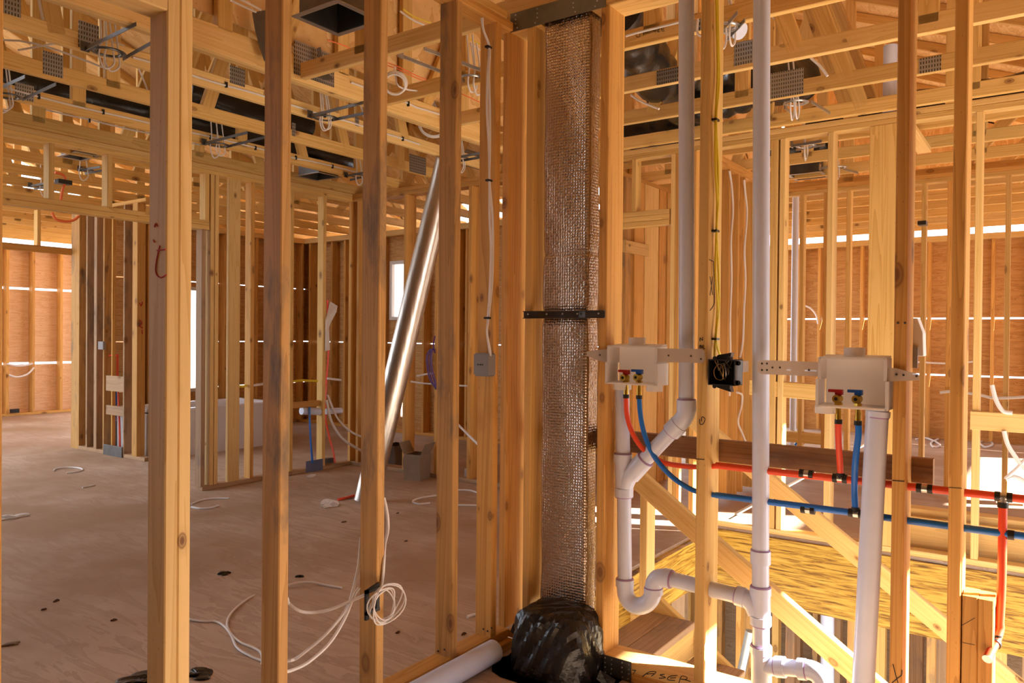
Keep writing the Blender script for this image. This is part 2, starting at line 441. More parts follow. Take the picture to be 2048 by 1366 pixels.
def zA(x): return 3.0+.40*(8.1-x) if x > 1 else 5.84-.40*(1-x)
def zB(y): return 2.95+.40*(y+2.5)
def slab(name, pts, mat='deck_ply', t=.012):
    b = MB(); lo = [b.bm.verts.new(p) for p in pts]; hi = [b.bm.verts.new((p[0], p[1], p[2]+t)) for p in pts]; n = len(pts)
    b.bm.faces.new(lo); b.bm.faces.new(hi[::-1])
    for i in range(n): b.bm.faces.new((lo[i], hi[i], hi[(i+1) % n], lo[(i+1) % n]))
    return struct(b.done(name, mat, origin=(0, 0, 0)))
slab('ceiling_deck_north', [(1, 3.5, zA(1)), (7.9, 3.5, zA(7.9)), (7.9, 13.6, zA(7.9)), (1, 13.6, zA(1))])
slab('sky_block_west', [(-3, 3.5, zA(-3)), (1, 3.5, zA(1)), (1, 6.6, zA(1)), (-3, 6.6, zA(-3))])  # unseen deck piece sized to shade near studs and let sky in beyond
slab('sun_block_overhang', [(7.9, 7.2, zA(7.9)), (8.8, 7.2, zA(8.8)), (8.8, 13.6, zA(8.8)), (7.9, 13.6, zA(7.9))])  # unseen piece added past the eave to stop sun entering the gap
b = MB(); b.prism([(-2.6, 2.96), (3.5, 2.96), (3.5, zB(3.5)-.02), (-2.6, zB(-2.6)-.02)], 'x', 12.1, 12.112); struct(b.done('wall_gable_right', 'deck_ply', origin=(12.1, 0, 3)))
slab('ceiling_deck_south', [(-3, -2.6, zB(-2.6)), (12.2, -2.6, zB(-2.6)), (12.2, 3.5, zB(3.5)), (-3, 3.5, zB(3.5))])
b = MB(); b.box(-5.2, 4.2, 3.56, 3.572, 2.98, 6.2); b.box(4.2, 6.5, 3.56, 3.572, 2.98, 4.62); b.box(6.5, 12.2, 3.56, 3.572, 2.98, 5.6); struct(b.done('wall_gable', 'deck_ply', origin=(0, 3.56, 0)))  # top raised unseen to stop sun, gap added to let sky light the attic

# ------------------------------------------------------------------ roof trusses
def truss(axis, c, s0, s1, zf, label, group, step=.62, apex=None, plates=6, h=.089, th=.038, plate_faces=(-1,), seed=0, webmat='pine', plate_px=()):
    rnd = random.Random(seed*13+5)
    P = (lambda s, z: (s, c, z)) if axis == 'x' else (lambda s, z: (c, s, z))
    ax = (0, 1, 0) if axis == 'x' else (1, 0, 0)
    zb = 2.771
    e = empty('roof_truss', P((s0+s1)/2, zb), label, 'roof truss', group)
    board('bottom_chord', P(s0, zb+h/2), P(s1, zb+h/2), th, h, rnd.choice(('pine', 'pine', 'pine_light')), ax, e)
    tops = [s0, s1] if apex is None or not s0 < apex < s1 else [s0, apex, s1]
    for p, q in zip(tops, tops[1:]):
        board('top_chord', P(p, zf(p)-.05), P(q, zf(q)-.05), th, h, 'pine', ax, e)
    k = 0; s = s0+.25+rnd.random()*.25; npl = 0
    while s < s1-.15:
        top = zf(s)-.10
        if top-zb > .25:
            if k % 2 == 0:
                board('web', P(s, zb+.045), P(s, top+.03), th, h, webmat, ax, e)
            else:
                q = min(s1-.1, s+step*(1 if k % 4 == 1 else -1)*1.0)
                board('web', P(s, zb+.045), P(max(s0+.1, q), zf(max(s0+.1, q))-.08), th, h, webmat, ax, e)
            if npl < plates:
                for sg in plate_faces:
                    d = sg*(th/2+.0015); w = rnd.choice((.10, .13, .15)); hh = rnd.choice((.10, .13))
                    bb = MB()
                    if axis == 'x': bb.box(s-w/2, s+w/2, c+d-.001, c+d+.001, zb+.002, zb+hh)
                    else: bb.box(c+d-.001, c+d+.001, s-w/2, s+w/2, zb+.002, zb+hh)
                    bb.done('gusset_plate', 'toothed_plate', e)
                npl += 1
        s += step; k += 1
    for p0, p1, q0, q1 in plate_px:
        f = c-th/2-.0015; pl_ = ('y', f) if axis == 'x' else ('x', f)
        a_, b_ = PT(p0, (q0+q1)/2, pl_), PT(p1, (q0+q1)/2, pl_); z1, z0 = PT((p0+p1)/2, q0, pl_).z, PT((p0+p1)/2, q1, pl_).z; bb = MB()
        if axis == 'x': bb.box(min(a_.x, b_.x), max(a_.x, b_.x), f-.001, f+.001, max(zb+.002, z0), z1)
        else: bb.box(f-.001, f+.001, min(a_.y, b_.y), max(a_.y, b_.y), max(zb+.002, z0), z1)
        bb.done('gusset_plate', 'toothed_plate', e)
    return e
PLA = {0: ((2, 42, -6, 30), (157, 198, 46, 100), (460, 490, 135, 170), (710, 718, 234, 252)), 1: ((86, 126, 106, 152), (584, 591, 246, 272), (819, 852, 312, 348)), 2: ((30, 68, 168, 200), (552, 560, 276, 300), (922, 962, 300, 335))}
PLB = {1: ((1378, 1402, 40, 70),), 2: ((1313, 1356, 138, 176), (1468, 1510, 82, 128)), 3: ((1541, 1607, 141, 206), (1838, 1882, 114, 154))}
side = {'A': 'trusses running over the big room on the left', 'B': 'trusses running over the stairwell and rooms to the right'}
# two-ply girder that carries the short trusses
g = empty('girder_truss', (3, 3.53, 2.771), 'deep two-ply girder truss crossing the ceiling behind the near stud partition', 'roof truss')
for dy in (0, .038):
    board('bottom_chord', (-.6, 3.524+dy, 2.771+.07), (7.8, 3.524+dy, 2.771+.07), .038, .14, 'pine_light', (0, 1, 0), g)
for s in (.3, 1.1, 1.7, 2.35, 3.15, 3.7, 4.3, 5.1, 6.0, 7.0): board('web', (s, 3.524, 2.9), (s+.0, 3.524, min(5.2, zA(s)-.06)), .038, .089, 'pine', (0, 1, 0), g)
for s in (.5, 1.9, 2.7, 3.9): board('web', (s, 3.53, 2.9), (s+.7, 3.53, min(4.6, zA(s+.7)-.06)), .038, .089, 'pine', (0, 1, 0), g)
AY = [4.06+.61*i for i in range(16)]
for i, y in enumerate(AY):
    lab = [f'{ORD[i]} truss beyond the girder over the big left room' if i < 3 else
           'truss lying on top of the stud wall beyond the big room' if i == 3 else
           f'{ORD[i-4]} truss beyond the wall across the big room'][0]
    s0 = -.4 if i < 4 else .4
    s1 = 8.0 if y < YB+.3 else 7.9
    truss('x', y, s0, s1, zA, lab, side['A'], .62 if i < 6 else .95, 1, 0, seed=i, plate_px=PLA.get(i, ()))
BX = [2.82+.61*i for i in range(15)]
for i, x in enumerate(BX):
    lab = ('truss over the near stud wall with the washer boxes' if i == 0 else f'{ORD[i]} truss over the stairwell, counted from the near wall' if i < 4
           else 'truss just beyond the wall across the stairwell' if i == 4 else f'{ORD[i-4]} truss beyond the wall across the stairwell')
    tb = truss('y', x, -2.3, 3.47, zB, lab, side['B'], .60 if i < 8 else .9, None, 0 if i < 4 else 2, seed=40+i, plate_px=PLB.get(i, ()))
    if i == 1: marked = [c_ for c_ in tb.children if c_.name.startswith('bottom_chord')][0]

# ------------------------------------------------------------------ near left partition (runs away to the right)
G1 = 'studs of the near left partition'
def zlab(o, label, cat='stud', group=None): return tag(o, label, cat, group)
board('top_plate', (-.2, WY+.0445, ZT+.019), (WX, WY+.0445, ZT+.019), .089, .038, 'fir', (0, 1, 0))
tp = bpy.data.objects['top_plate']; tag(tp, 'lower top plate above the near left partition, white cable passing through it', 'plate')
tag(board('top_plate', (-.2, WY+.0445, ZT+.057), (WX-.05, WY+.0445, ZT+.057), .089, .038, 'pine', (0, 1, 0)), 'upper top plate doubled over the near left partition', 'plate')
tag(board('bottom_plate', (.4, WY+.0445, .019), (WX, WY+.0445, .019), .089, .038, 'fir', (0, 1, 0)), 'wooden floor plate under the near left partition beside white pipe', 'plate')
x = PY(331.4, 683, WY).x
s_t = zlab(post('wall_stud', x, WY, ZP, ZT, .038, .089, 'pine_light'), 'pale near stud with a red marker letter on its shaded side', group=G1)
s_t2 = zlab(post('wall_stud', x+.0385, WY, ZP, ZT, .038, .089, 'pine_light'), 'pale stud nailed against the right of the red-marked stud', group=G1)
xl_ = PY(-32, 683, WY).x
zlab(post('wall_stud', xl_, WY, ZP, ZT, .038, .089, 'fir'), 'stud cut off by the left edge of the view', group=G1)
zh_ = PY(333, 20, WY).z
h = empty('door_header', ((xl_+x)/2, WY+.0445, zh_), 'header board meeting the red-marked stud at the top left', 'header')
board('header_board', (xl_+.038, WY+.0445, zh_+.07), (x, WY+.0445, zh_+.07), .089, .14, 'pine_light', (0, 1, 0), h)
x = PY(560.7, 683, WY).x
s_2 = zlab(post('wall_stud', x, WY, ZP, ZT, .038, .089, 'fir_stained'), 'stained stud second from the left, trusses and bathtub behind it', group=G1)
x = PY(757, 683, WY).x
s_3 = zlab(post('wall_stud', x, WY, ZP, ZT, .038, .089, 'fir_stained'), 'knotty stud carrying the black outlet bracket and coiled white cable', group=G1)
x = PY(908, 683, WY).x
s_4 = zlab(post('wall_stud', x, WY, ZP, ZT, .038, .089, 'fir_stained'), 'dark-stained stud right of the leaning sheet metal duct', group=G1)
x = PY(988, 620, WY).x
s_5 = zlab(post('wall_stud', x, WY, ZP, ZT, .038, .089, 'fir'), 'stud with white cable stapled down to a grey box', group=G1)

# ------------------------------------------------------------------ near right partition, a deeper pipe wall
G2 = 'studs of the near pipe wall'
def w2(px, py, mat, label, z1=ZT, wy=.038, x=WX, wx=.14):
    y = PX(px, py, x).y
    return zlab(post('wall_stud', x, y, ZP, z1, wx, wy, mat), label, group=G2)
y = PX(1016, 555, WX).y
c_a = zlab(post('wall_stud', WX, y, ZP, ZT, .14, .038, 'fir'), 'broad reddish corner stud where the two near partitions meet', group=G2)
c_b = w2(1064, 555, 'pine', 'stud with blue-stained top pressed against the foil duct')
r_1 = w2(1212, 683, 'fir', 'orange stud right of the foil duct holding the metal strap')
r_2 = w2(1414, 683, 'pine', 'stud with yellow cable, black marks and black outlet box')
r_3 = w2(1813, 683, 'fir', 'stud right of the second washer box, white band tip on it')
r_4 = w2(1929, 683, 'fir', 'stud nearest the right edge, standing beside two short blocks')
yb = PX(1955, 1280, WX).y
zc = PX(1950, 1195, WX).z
zlab(post('cripple_stud', WX, yb, ZP, zc, .10, .042, 'fir'), 'sunlit short block directly beside the rightmost near stud', 'block', 'short blocks beside the rightmost stud')
zlab(post('cripple_stud', WX, yb-.0425, ZP, zc-.002, .10, .042, 'fir'), 'outer short block next to the red pipe stub', 'block', 'short blocks beside the rightmost stud')
yd0, yd1 = PX(1083, 683, 2.79).y, PX(1175, 683, 2.79).y     # the duct
tag(board('top_plate', (WX+.07, WY+.10, ZT+.019), (WX+.07, yd0+.01, ZT+.019), .14, .038, 'pine', (1, 0, 0)), 'short piece of top plate at the corner behind a dark nail plate', 'plate')
tag(board('top_plate', (WX+.07, yd1-.012, ZT+.019), (WX+.07, -1.2, ZT+.019), .14, .038, 'pine', (1, 0, 0)), 'lower top plate above the pipe wall right of the foil duct', 'plate')
tag(board('top_plate', (WX+.07, yd1-.012, ZT+.057), (WX+.07, -1.2, ZT+.057), .14, .038, 'pine', (1, 0, 0)), 'upper top plate doubled over the pipe wall', 'plate')
tag(board('top_plate', (WX+.07, WY+.10, ZT+.057), (WX+.07, yd0+.01, ZT+.057), .14, .038, 'pine', (1, 0, 0)), 'upper short plate at the corner where the partitions lap', 'plate')
tag(board('bottom_plate', (WX+.07, yd1-.012, -.019), (WX+.07, -.4, -.019), .14, .038, 'fir', (1, 0, 0)), 'lower ply of the floor plate under the handwriting', 'plate')
tag(board('bottom_plate', (.4, WY+.0445-.03, -.019), (WX-.002, WY+.0445-.03, -.019), .089, .038, 'fir', (0, 1, 0)), 'lower ply of the floor plate behind the white pipe on the floor', 'plate')
bp = tag(board('bottom_plate', (WX+.07, yd1-.012, .019), (WX+.07, -.4, .019), .14, .038, 'pine_light', (1, 0, 0)), 'sunlit floor plate of the pipe wall with black handwriting', 'plate')
tag(board('bottom_plate', (WX+.07, WY+.0, .019), (WX+.07, yd0+.02, .019), .14, .038, 'fir', (1, 0, 0)), 'short floor plate under the corner studs beside the black plastic', 'plate')
# guard rail on the back of the pipe wall
tag(board('guard_rail', (2.929, 1.92, .903), (2.929, PX(1866, 940, 2.91).y, .901), .038, .087, 'dark_board', (1, 0, 0)), 'dark brown board across the pipe wall as a guard rail', 'rail')

# ------------------------------------------------------------------ wall across the big room
Y3, X4 = 5.90, 5.43
G3 = 'studs of the wall across the big room'
def w3(px, py, label, z0=ZP, z1=ZT, wx=.038, wy=.089, mat='pine', cat='stud', name='wall_stud', g=G3):
    x = PY(px, py, Y3).x
    return zlab(post(name, x, Y3, z0, z1, wx, wy, mat), label, cat, g)
tag(board('top_plate', (.8, Y3+.0445, ZT+.019), (X4, Y3+.0445, ZT+.019), .089, .038, 'pine', (0, 1, 0)), 'lower top plate along the wall across the big room', 'plate')
tag(board('top_plate', (.8, Y3+.0445, ZT+.057), (X4+.14, Y3+.0445, ZT+.057), .089, .038, 'pine_light', (0, 1, 0)), 'knotty upper top plate along the wall across the big room', 'plate')
xb = PY(411, 975, Y3).x
tag(board('bottom_plate', (xb-.03, Y3+.0445, .019), (X4, Y3+.0445, .019), .089, .038, 'weathered', (0, 1, 0)), 'floor plate under the wall across the big room', 'plate')
xh = PY(419, 450, Y3).x
h = empty('door_header', (2.4, Y3+.0445, 2.22), 'doubled flat header board over the wide opening on the left', 'header')
for z in (2.238, 2.277): board('header_board', (.8, Y3+.0445, z), (xh, Y3+.0445, z), .089, .038, 'pine', (0, 1, 0), h)
for px, py, lb in ((98, 300, 'leftmost short stud standing on the wide opening header'), (215, 360, 'short stud on the header left of the red-marked stud'), (411, 400, 'short stud at the right end of the header')):
    w3(px, py, lb, 2.296, ZT, cat='short stud', name='cripple_stud', g='short studs above the wide opening')
w3(403, 700, 'trimmer stud under the right end of the wide header', ZP, 2.219, wx=.038, mat='weathered')
w3(420, 700, 'king stud right of the wide opening, left of its twin', mat='pine_light')
w3(429, 700, 'twin king stud right of the wide opening', mat='pine_light')
w3(457, 700, 'stud turned broad side out, peppered with nail holes', wx=.115, wy=.038, mat='pine_light')
w3(501, 700, 'stud just right of the broad nail-holed stud', mat='fir')
w3(581, 600, 'stud showing as a thin strip right of the stained near stud', mat='pine')
w3(646, 650, 'stud above the blue plate with a red tube beside it', mat='pine')
# side wall of the big room, to its right
G4 = 'studs of the right side wall of the big room'
def w4(px, py, label, z1=ZT, mat='fir', wx=.14):
    y = PX(px, py, X4).y
    return zlab(post('wall_stud', X4, y, ZP, z1, wx, .038, mat), label, 'stud', G4)
w4(702, 600, 'first corner stud where the big room walls meet', mat='fir')
w4(718, 600, 'second corner stud where the big room walls meet', mat='fir')
w4(812, 600, 'stud glimpsed left of the leaning sheet metal duct', mat='fir')
y = PX(812, 600, X4).y
zlab(post('wall_stud', X4, y-.406, ZP, ZT, .14, .038, 'fir'), 'stud behind the dark-stained near stud, cardboard box in front', 'stud', G4)
w4(942, 600, 'orange stud left of the grey box, nails at its foot', mat='fir')
zlab(post('wall_stud', X4, y-1.22, ZP, ZT, .14, .038, 'fir'), 'stud seen past the foil duct on the big room side wall', 'stud', G4)
tag(board('top_plate', (X4+.07, Y3+.089, ZT+.019), (X4+.07, 3.3, ZT+.019), .14, .038, 'fir', (1, 0, 0)), 'lower top plate over the right side wall of the big room', 'plate')
tag(board('top_plate', (X4+.07, Y3, ZT+.057), (X4+.07, 3.3, ZT+.057), .14, .038, 'fir', (1, 0, 0)), 'upper top plate over the right side wall of the big room', 'plate')
tag(board('bottom_plate', (X4+.07, Y3+.089, .019), (X4+.07, 3.3, .019), .14, .038, 'weathered', (1, 0, 0)), 'floor plate under the right side wall of the big room', 'plate')

# ------------------------------------------------------------------ closet partition at the left, with water tubes
X5 = 4.24
G5 = 'studs of the partition left of the bathtub'
for pl_, px, wx, m_, lb in ((142, 158, .085, 'fir_stained', 'leftmost post of the partition at the end of the door head'), (171.5, 174, .09, 'weathered', 'pale greyish stud second in the partition left of the tub'),
                   (187.5, 193, .085, 'weathered', 'stud with a small grey switch box fixed beside it'), (205.5, 208, .09, 'fir_stained', 'stained stud left of the red and blue tubes'),
                   (222.5, 224.5, .04, 'fir', 'thin lit stud behind the red tube loop'), (246, 248.5, .09, 'weathered', 'pinkish stud right of the red and blue tubes'),
                   (264, 274, .09, 'fir', 'end stud with small red marks beside the bathtub')):
    y = PX(px, 700, X5).y
    zlab(post('wall_stud', X5, y, 0 if px == 158 else ZP, ZT, wx, PX(pl_, 700, X5).y-y, m_), lb, 'stud', G5)
y0, y1 = PX(290, 700, X5).y, PX(150, 700, X5).y
tag(board('top_plate', (X5+.045, y0, ZT+.019), (X5+.045, 9.3, ZT+.019), .089, .038, 'fir', (1, 0, 0)), 'top plate over the partition left of the bathtub', 'plate')
tag(board('bottom_plate', (X5+.045, y0, .019), (X5+.045, y1, .019), .089, .038, 'weathered', (1, 0, 0)), 'floor plate of the partition left of the bathtub', 'plate')
h = empty('door_header', (3.4, YB, 2.22), 'far door head board at the left edge under daylight', 'header')
board('header_board', (2.2, YB, 2.262), (4.34, YB, 2.262), .038, .076, 'fir', (0, 1, 0), h)
x = PY(73, 460, YB).x
zlab(post('cripple_stud', x, YB-.02, 2.30, ZT, .038, .089, 'pine'), 'single short stud above the far door head', 'short stud')

# ------------------------------------------------------------------ outside wall studs
def ext(axis, c, pxs, py, labf, group, z1=2.69, mat='fir', d=.14):
    for i, px in enumerate(pxs):
        if axis == 'x':
            x = PY(px, py, c).x; o = post('wall_stud', x, c, ZP, z1, .038, d, mat)
        else:
            y = PX(px, py, c).y; o = post('wall_stud', c, y, ZP, z1, d, .038, mat)
        zlab(o, labf(i), 'stud', group)
ext('x', YL, (-34, 13, 65, 121, 170), 650, lambda i: f'{ORD[i]} stud from the left on the far plywood wall', 'studs of the far left plywood wall')
tag(board('top_plate', (1.5, YL+.07, 2.66), (8, YL+.07, 2.66), .14, .076, 'fir', (0, 1, 0)), 'top plate over the far left plywood wall below daylight', 'plate')
tag(board('bottom_plate', (1.5, YL+.07, .019), (8, YL+.07, .019), .14, .038, 'fir', (0, 1, 0)), 'floor plate of the far left plywood wall', 'plate')
ext('x', YB, (283, 296, 368, 449, 512, 545, 556, 603), 650, lambda i: f'{ORD[i]} stud from the left on the plywood wall behind the tub', 'studs of the wall behind the bathtub')
tag(board('top_plate', (4.4, YB+.07, 2.733), (XS+.1, YB+.07, 2.733), .14, .076, 'pine_light', (0, 1, 0)), 'top plate over the plywood wall behind the bathtub', 'plate')
ext('y', XS, (620, 664, 690, 716, 762, 848, 890, 918, 934), 650, lambda i: f'{ORD[i]} stud along the window wall beyond the big room', 'studs of the window wall')
tag(board('top_plate', (XS+.07, YB+.14, 2.733), (XS+.07, 3.6, 2.733), .14, .076, 'pine_light', (1, 0, 0)), 'top plate over the window wall below bright eaves', 'plate')
tag(board('bottom_plate', (XS+.07, YB+.14, .019), (XS+.07, 3.6, .019), .14, .038, 'fir', (1, 0, 0)), 'floor plate of the window wall', 'plate')
ext('y', XR, (1560, 1598, 1640, 1725, 1790, 1860, 1988, 2060), 650, lambda i: f'{ORD[i]} stud from the left on the far right plywood wall', 'studs of the far right plywood wall', 2.64)
tag(board('top_plate', (XR+.07, 3.6, 2.68), (XR+.07, -2.4, 2.68), .14, .076, 'pine_light', (1, 0, 0)), 'sunlit top plate over the far right plywood wall', 'plate')

# ------------------------------------------------------------------ wall across the stairwell, on the deep beam
X7 = 5.30
G7 = 'studs of the wall across the stairwell'
def w7(px, py, label, z0=.04, z1=ZT, wx=.089, wy=.038, mat='pine', name='wall_stud', cat='stud', g=G7):
    y = PX(px, py, X7).y
    return zlab(post(name, X7, y, z0, z1, wx, wy, mat), label, cat, g)
b = MB(); b.box(X7-.02, X7+.03, -2.2, 3.0, -.475, -.021)
tag(b.done('floor_beam', 'lvl', origin=(X7, 0, -.475)), 'deep streaky yellow beam along the far side of the stairwell', 'beam')
b = MB(); b.box(SX0, X7-.021, SY, SY+.045, -.33, -.021)
tag(b.done('floor_beam', 'lvl', origin=(3.5, SY, -.33)), 'streaky yellow beam at the head of the stairs', 'beam')
tag(board('bottom_plate', (X7+.045, 2.36, .019), (X7+.045, -2.2, .019), .089, .038, 'pine_light', (1, 0, 0)), 'pale floor plate on top of the deep yellow beam', 'plate')
tag(board('top_plate', (X7+.045, 3.45, ZT+.019), (X7+.045, -2.2, ZT+.019), .089, .038, 'pine', (1, 0, 0)), 'lower top plate above the wall across the stairwell', 'plate')
tag(board('top_plate', (X7+.045, 3.45, ZT+.057), (X7+.045, -2.2, ZT+.057), .089, .038, 'pine_light', (1, 0, 0)), 'upper top plate above the wall across the stairwell', 'plate')
h = empty('door_header', (X7+.045, 2.65, 2.18), 'doubled door header seen between orange stud and white pipe', 'header')
for z in (2.20, 2.239, 2.278): board('header_board', (X7+.045, 3.35, z), (X7+.045, 2.365, z), .089, .038, 'pine', (1, 0, 0), h)
w7(1272, 380, 'short stud over the door header beyond the stairwell', 2.298, ZT, name='cripple_stud', cat='short stud', g='short studs above openings')
w7(1350, 500, 'wavy-edged pale stud just left of the first white pipe', mat='pine_light')
w7(1358, 500, 'stud half hidden behind the first white pipe', mat='fir')
w7(1391, 560, 'stud glimpsed between white pipe and yellow-cable stud', mat='fir')
w7(1552, 683, 'left stud of the pair right of the second white pipe', wy=.05, mat='pine')
w7(1567, 683, 'right stud of the pair behind the washer box strap', mat='pine_light')
w7(1664, 600, 'knotty stud rising behind the second washer box', wx=.12, mat='pine_light')
w7(1796, 600, 'broad flat stud with cathedral grain beside the washer box', wy=.175, wx=.038, mat='pine')
w7(1962, 620, 'yellow stud between the two rightmost near studs and edge', mat='pine_light')
tag(board('fire_block', (X7+.0445, PX(1498, 810, X7).y, 1.0), (X7+.0445, PX(1645, 810, X7).y, .985), .080, .105, 'pine', (1, 0, 0)), 'horizontal block at the left of the second washer box', 'block')
tag(board('window_sill_board', (X7+.0, PX(1941, 840, X7).y, PX(1941, 840, X7).z), (X7+.0, -.6, PX(1941, 840, X7).z), .038, .11, 'pine_light', (1, 0, 0)), 'pale rough sill board crossing at the right edge', 'sill board')
tag(board('lumber_plank', (5.45, .95, .11), (5.45, -1.2, .11), .038, .22, 'pine_light', (1, 0, 0)), 'plank on edge behind the wall across the stairwell', 'plank')
tag(board('lumber_plank', (5.56, .95, .13), (5.56, -1.2, .13), .12, .26, 'pine_light', (1, 0, 0)), 'thick pale timber lying behind the plank on edge', 'plank')
# next walls beyond
X8 = 7.48
G8 = 'studs of the second wall beyond the stairwell'
for i, (px, py) in enumerate(((1292, 560), (1317, 560), (1332, 560), (1378, 900), (1480, 900), (1606, 600), (1654, 560), (1700, 560), (1750, 560), (1851, 560), (1903, 560), (2020, 560), (2075, 560))):
    y = PX(px, py, X8).y
    zlab(post('wall_stud', X8, y, ZP, ZT, .089, .038, 'pine' if i % 2 else 'fir'), f'{ORD[i]} stud from the left in the wall second beyond the stairwell', 'stud', G8)
tag(board('top_plate', (X8+.045, 3.4, ZT+.019), (X8+.045, -2.3, ZT+.019), .089, .038, 'pine', (1, 0, 0)), 'lower plate over the second wall beyond the stairwell', 'plate')
tag(board('top_plate', (X8+.045, 3.4, ZT+.057), (X8+.045, -2.3, ZT+.057), .089, .038, 'fir', (1, 0, 0)), 'upper plate over the second wall beyond the stairwell', 'plate')
tag(board('fire_block', (X8+.045, PX(1562, 878, X8).y, .40), (X8+.045, PX(1650, 882, X8).y, .40), .089, .10, 'pine', (1, 0, 0)), 'low block between far studs above red tube ends', 'block')
Y13 = 3.0
for (pa_, pb_, mt_, lb_) in ((1250, 1261, 'fir_stained', 'darkest post in the door opening right of the orange stud'), (1268, 1287, 'fir', 'brown post left of the broad pale post in the door opening'),
        (1289, 1316, 'pine_light', 'broad pale post with black dashes in the door opening'), (1318, 1331, 'fir', 'orange post right of the broad pale post'), (1334, 1341, 'pine', 'thin post beside the wavy-edged stud')):
    xa_, xb_ = PY(pa_, 600, Y13).x, PY(pb_, 600, Y13).x
    zlab(post('wall_post', xa_, Y13, 0, ZT, xb_-xa_, .089, mt_), lb_, 'post', 'posts seen through the door opening beyond the stairs')
tag(board('top_plate', (X7+.09, Y13+.045, ZT+.019), (7.47, Y13+.045, ZT+.019), .089, .038, 'fir', (0, 1, 0)), 'top plate over the posts in the door opening beyond the stairs', 'plate')
tag(board('fire_block', (PY(1244, 492, Y13).x, Y13-.02, PY(1244, 492, Y13).z), (PY(1290, 500, Y13).x, Y13-.02, PY(1244, 492, Y13).z-.0), .038, .10, 'pine_light', (0, 1, 0)), 'pale short block near the top of the door opening posts', 'block')
Y14 = 2.17
for i, (px, mat) in enumerate(((1457, 'fir'), (1475, 'fir'), (1487, 'fir'), (1508, 'pine'), (1536, 'pine'))):
    x = PY(px, 560, Y14).x
    zlab(post('wall_stud', x, Y14, ZP, ZT, .038, .089, mat), f'{ORD[i]} stud of the cross wall with white cables, between the pipes', 'stud', 'studs of the cross wall behind the yellow cable')
tag(board('top_plate', (X7+.09, Y14+.045, ZT+.019), (X8, Y14+.045, ZT+.019), .089, .038, 'fir', (0, 1, 0)), 'top plate of the cross wall slanting behind the second pipe', 'plate')
tag(board('top_plate', (X7+.09, Y14+.045, ZT+.057), (X8, Y14+.045, ZT+.057), .089, .038, 'fir', (0, 1, 0)), 'upper plate of the cross wall behind the second pipe', 'plate')
tag(board('top_plate', (X7+.09, .815, ZT+.019), (6.27, .815, ZT+.019), .089, .038, 'pine_light', (0, 1, 0)), 'short cross plate with pale end near the right studs', 'plate')
# basement wall under the deep beam
LATE = ('twenty-first', 'twenty-second', 'twenty-third', 'twenty-fourth', 'twenty-fifth', 'twenty-sixth', 'twenty-seventh', 'twenty-eighth', 'twenty-ninth', 'thirtieth')
for i in range(30):
    y = 3.1-.118*i-.02*((i*7) % 3)
    zlab(post('wall_stud', 6.25+.16*((i*5) % 4), y, -2.78, -.40, .089, (.055, .10, .07, .04, .12)[i % 5], ('weathered', 'fir', 'fir_stained', 'pine', 'weathered', 'dark_board', 'fir_stained')[i % 7]), f'{ORD[i] if i < 20 else LATE[i-20]} basement stud from the left under the deep yellow beam', 'stud', 'basement studs below the deep beam')

# ------------------------------------------------------------------ pencil and marker marks on the framing
marks('marker_mark', [[(314, 501), (331, 499)], [(320, 491), (313, 522), (312, 545), (320, 555), (332, 550)], [(309, 454), (312, 447), (315, 452)], [(307, 480), (309, 484)]], 'marker_red', ('x', s_t.location.x-.0195), s_t, .0022)
yr2 = PX(1414, 683, WX).y
marks('marker_mark', [[(1418, 519), (1427, 523)], [(1427, 523), (1428, 570), (1428, 606), (1420, 621)], [(1420, 553), (1425, 590)], [(1425, 553), (1420, 591)]], 'marker_black', ('y', yr2-.0005), r_2)
marks('marker_mark', [[(1399, 838), (1400, 848), (1406, 848), (1410, 838), (1404, 834), (1403, 843)], [(1400, 683), (1400, 676), (1405, 681), (1405, 674)], [(1400, 697), (1400, 690), (1404, 696), (1404, 690)], [(1407, 690), (1407, 697), (1410, 697)], [(1391, 918), (1409, 919)]], 'marker_black', ('x', WX-.0005), r_2)
marks('marker_mark', [[(1786, 1328), (1790, 1345), (1796, 1366)], [(1784, 1366), (1796, 1356), (1803, 1350), (1804, 1340)], [(1784, 961), (1809, 963)]], 'marker_black', ('x', WX-.0005), r_3)
marks('marker_mark', [[(1896, 975), (1924, 977)]], 'marker_black', ('x', WX-.0005), r_4, .0009)
marks('marker_mark', [[(1264, 1340), (1272, 1341)], [(1271, 1340), (1267, 1348)], [(1285, 1353), (1298, 1344), (1312, 1344), (1303, 1352)], [(1293, 1348), (1308, 1347)], [(1329, 1348.5), (1320, 1350), (1331, 1355), (1318, 1356.5)], [(1355, 1351), (1340, 1352.5), (1335, 1359), (1350, 1361)], [(1340, 1356), (1352, 1355.5)], [(1358, 1366), (1363, 1352.5), (1374, 1355), (1371, 1359), (1361, 1358)], [(1369, 1359), (1381, 1363)]], 'marker_black', ('z', .0385), bp, .0018)
cs = [o for o in COL.objects if o.name.startswith('cripple_stud') and abs(o.location.x-(WX+.05)) < .01]
marks('pencil_line', [[(1922, 1252), (1950, 1236)], [(1920, 1284), (1949, 1290)]], 'marker_black', ('x', WX-.0005), cs[0], .0007)
marks('marker_mark', [[(279, 605), (282, 612), (285, 604)], [(279, 640), (284, 646), (279, 652), (285, 656)], [(284, 660), (285, 668)]], 'marker_red', ('y', PX(274, 700, X5).y-.001), [o for o in COL.objects if o.get('label', '').startswith('end stud with small red')][0], .006)
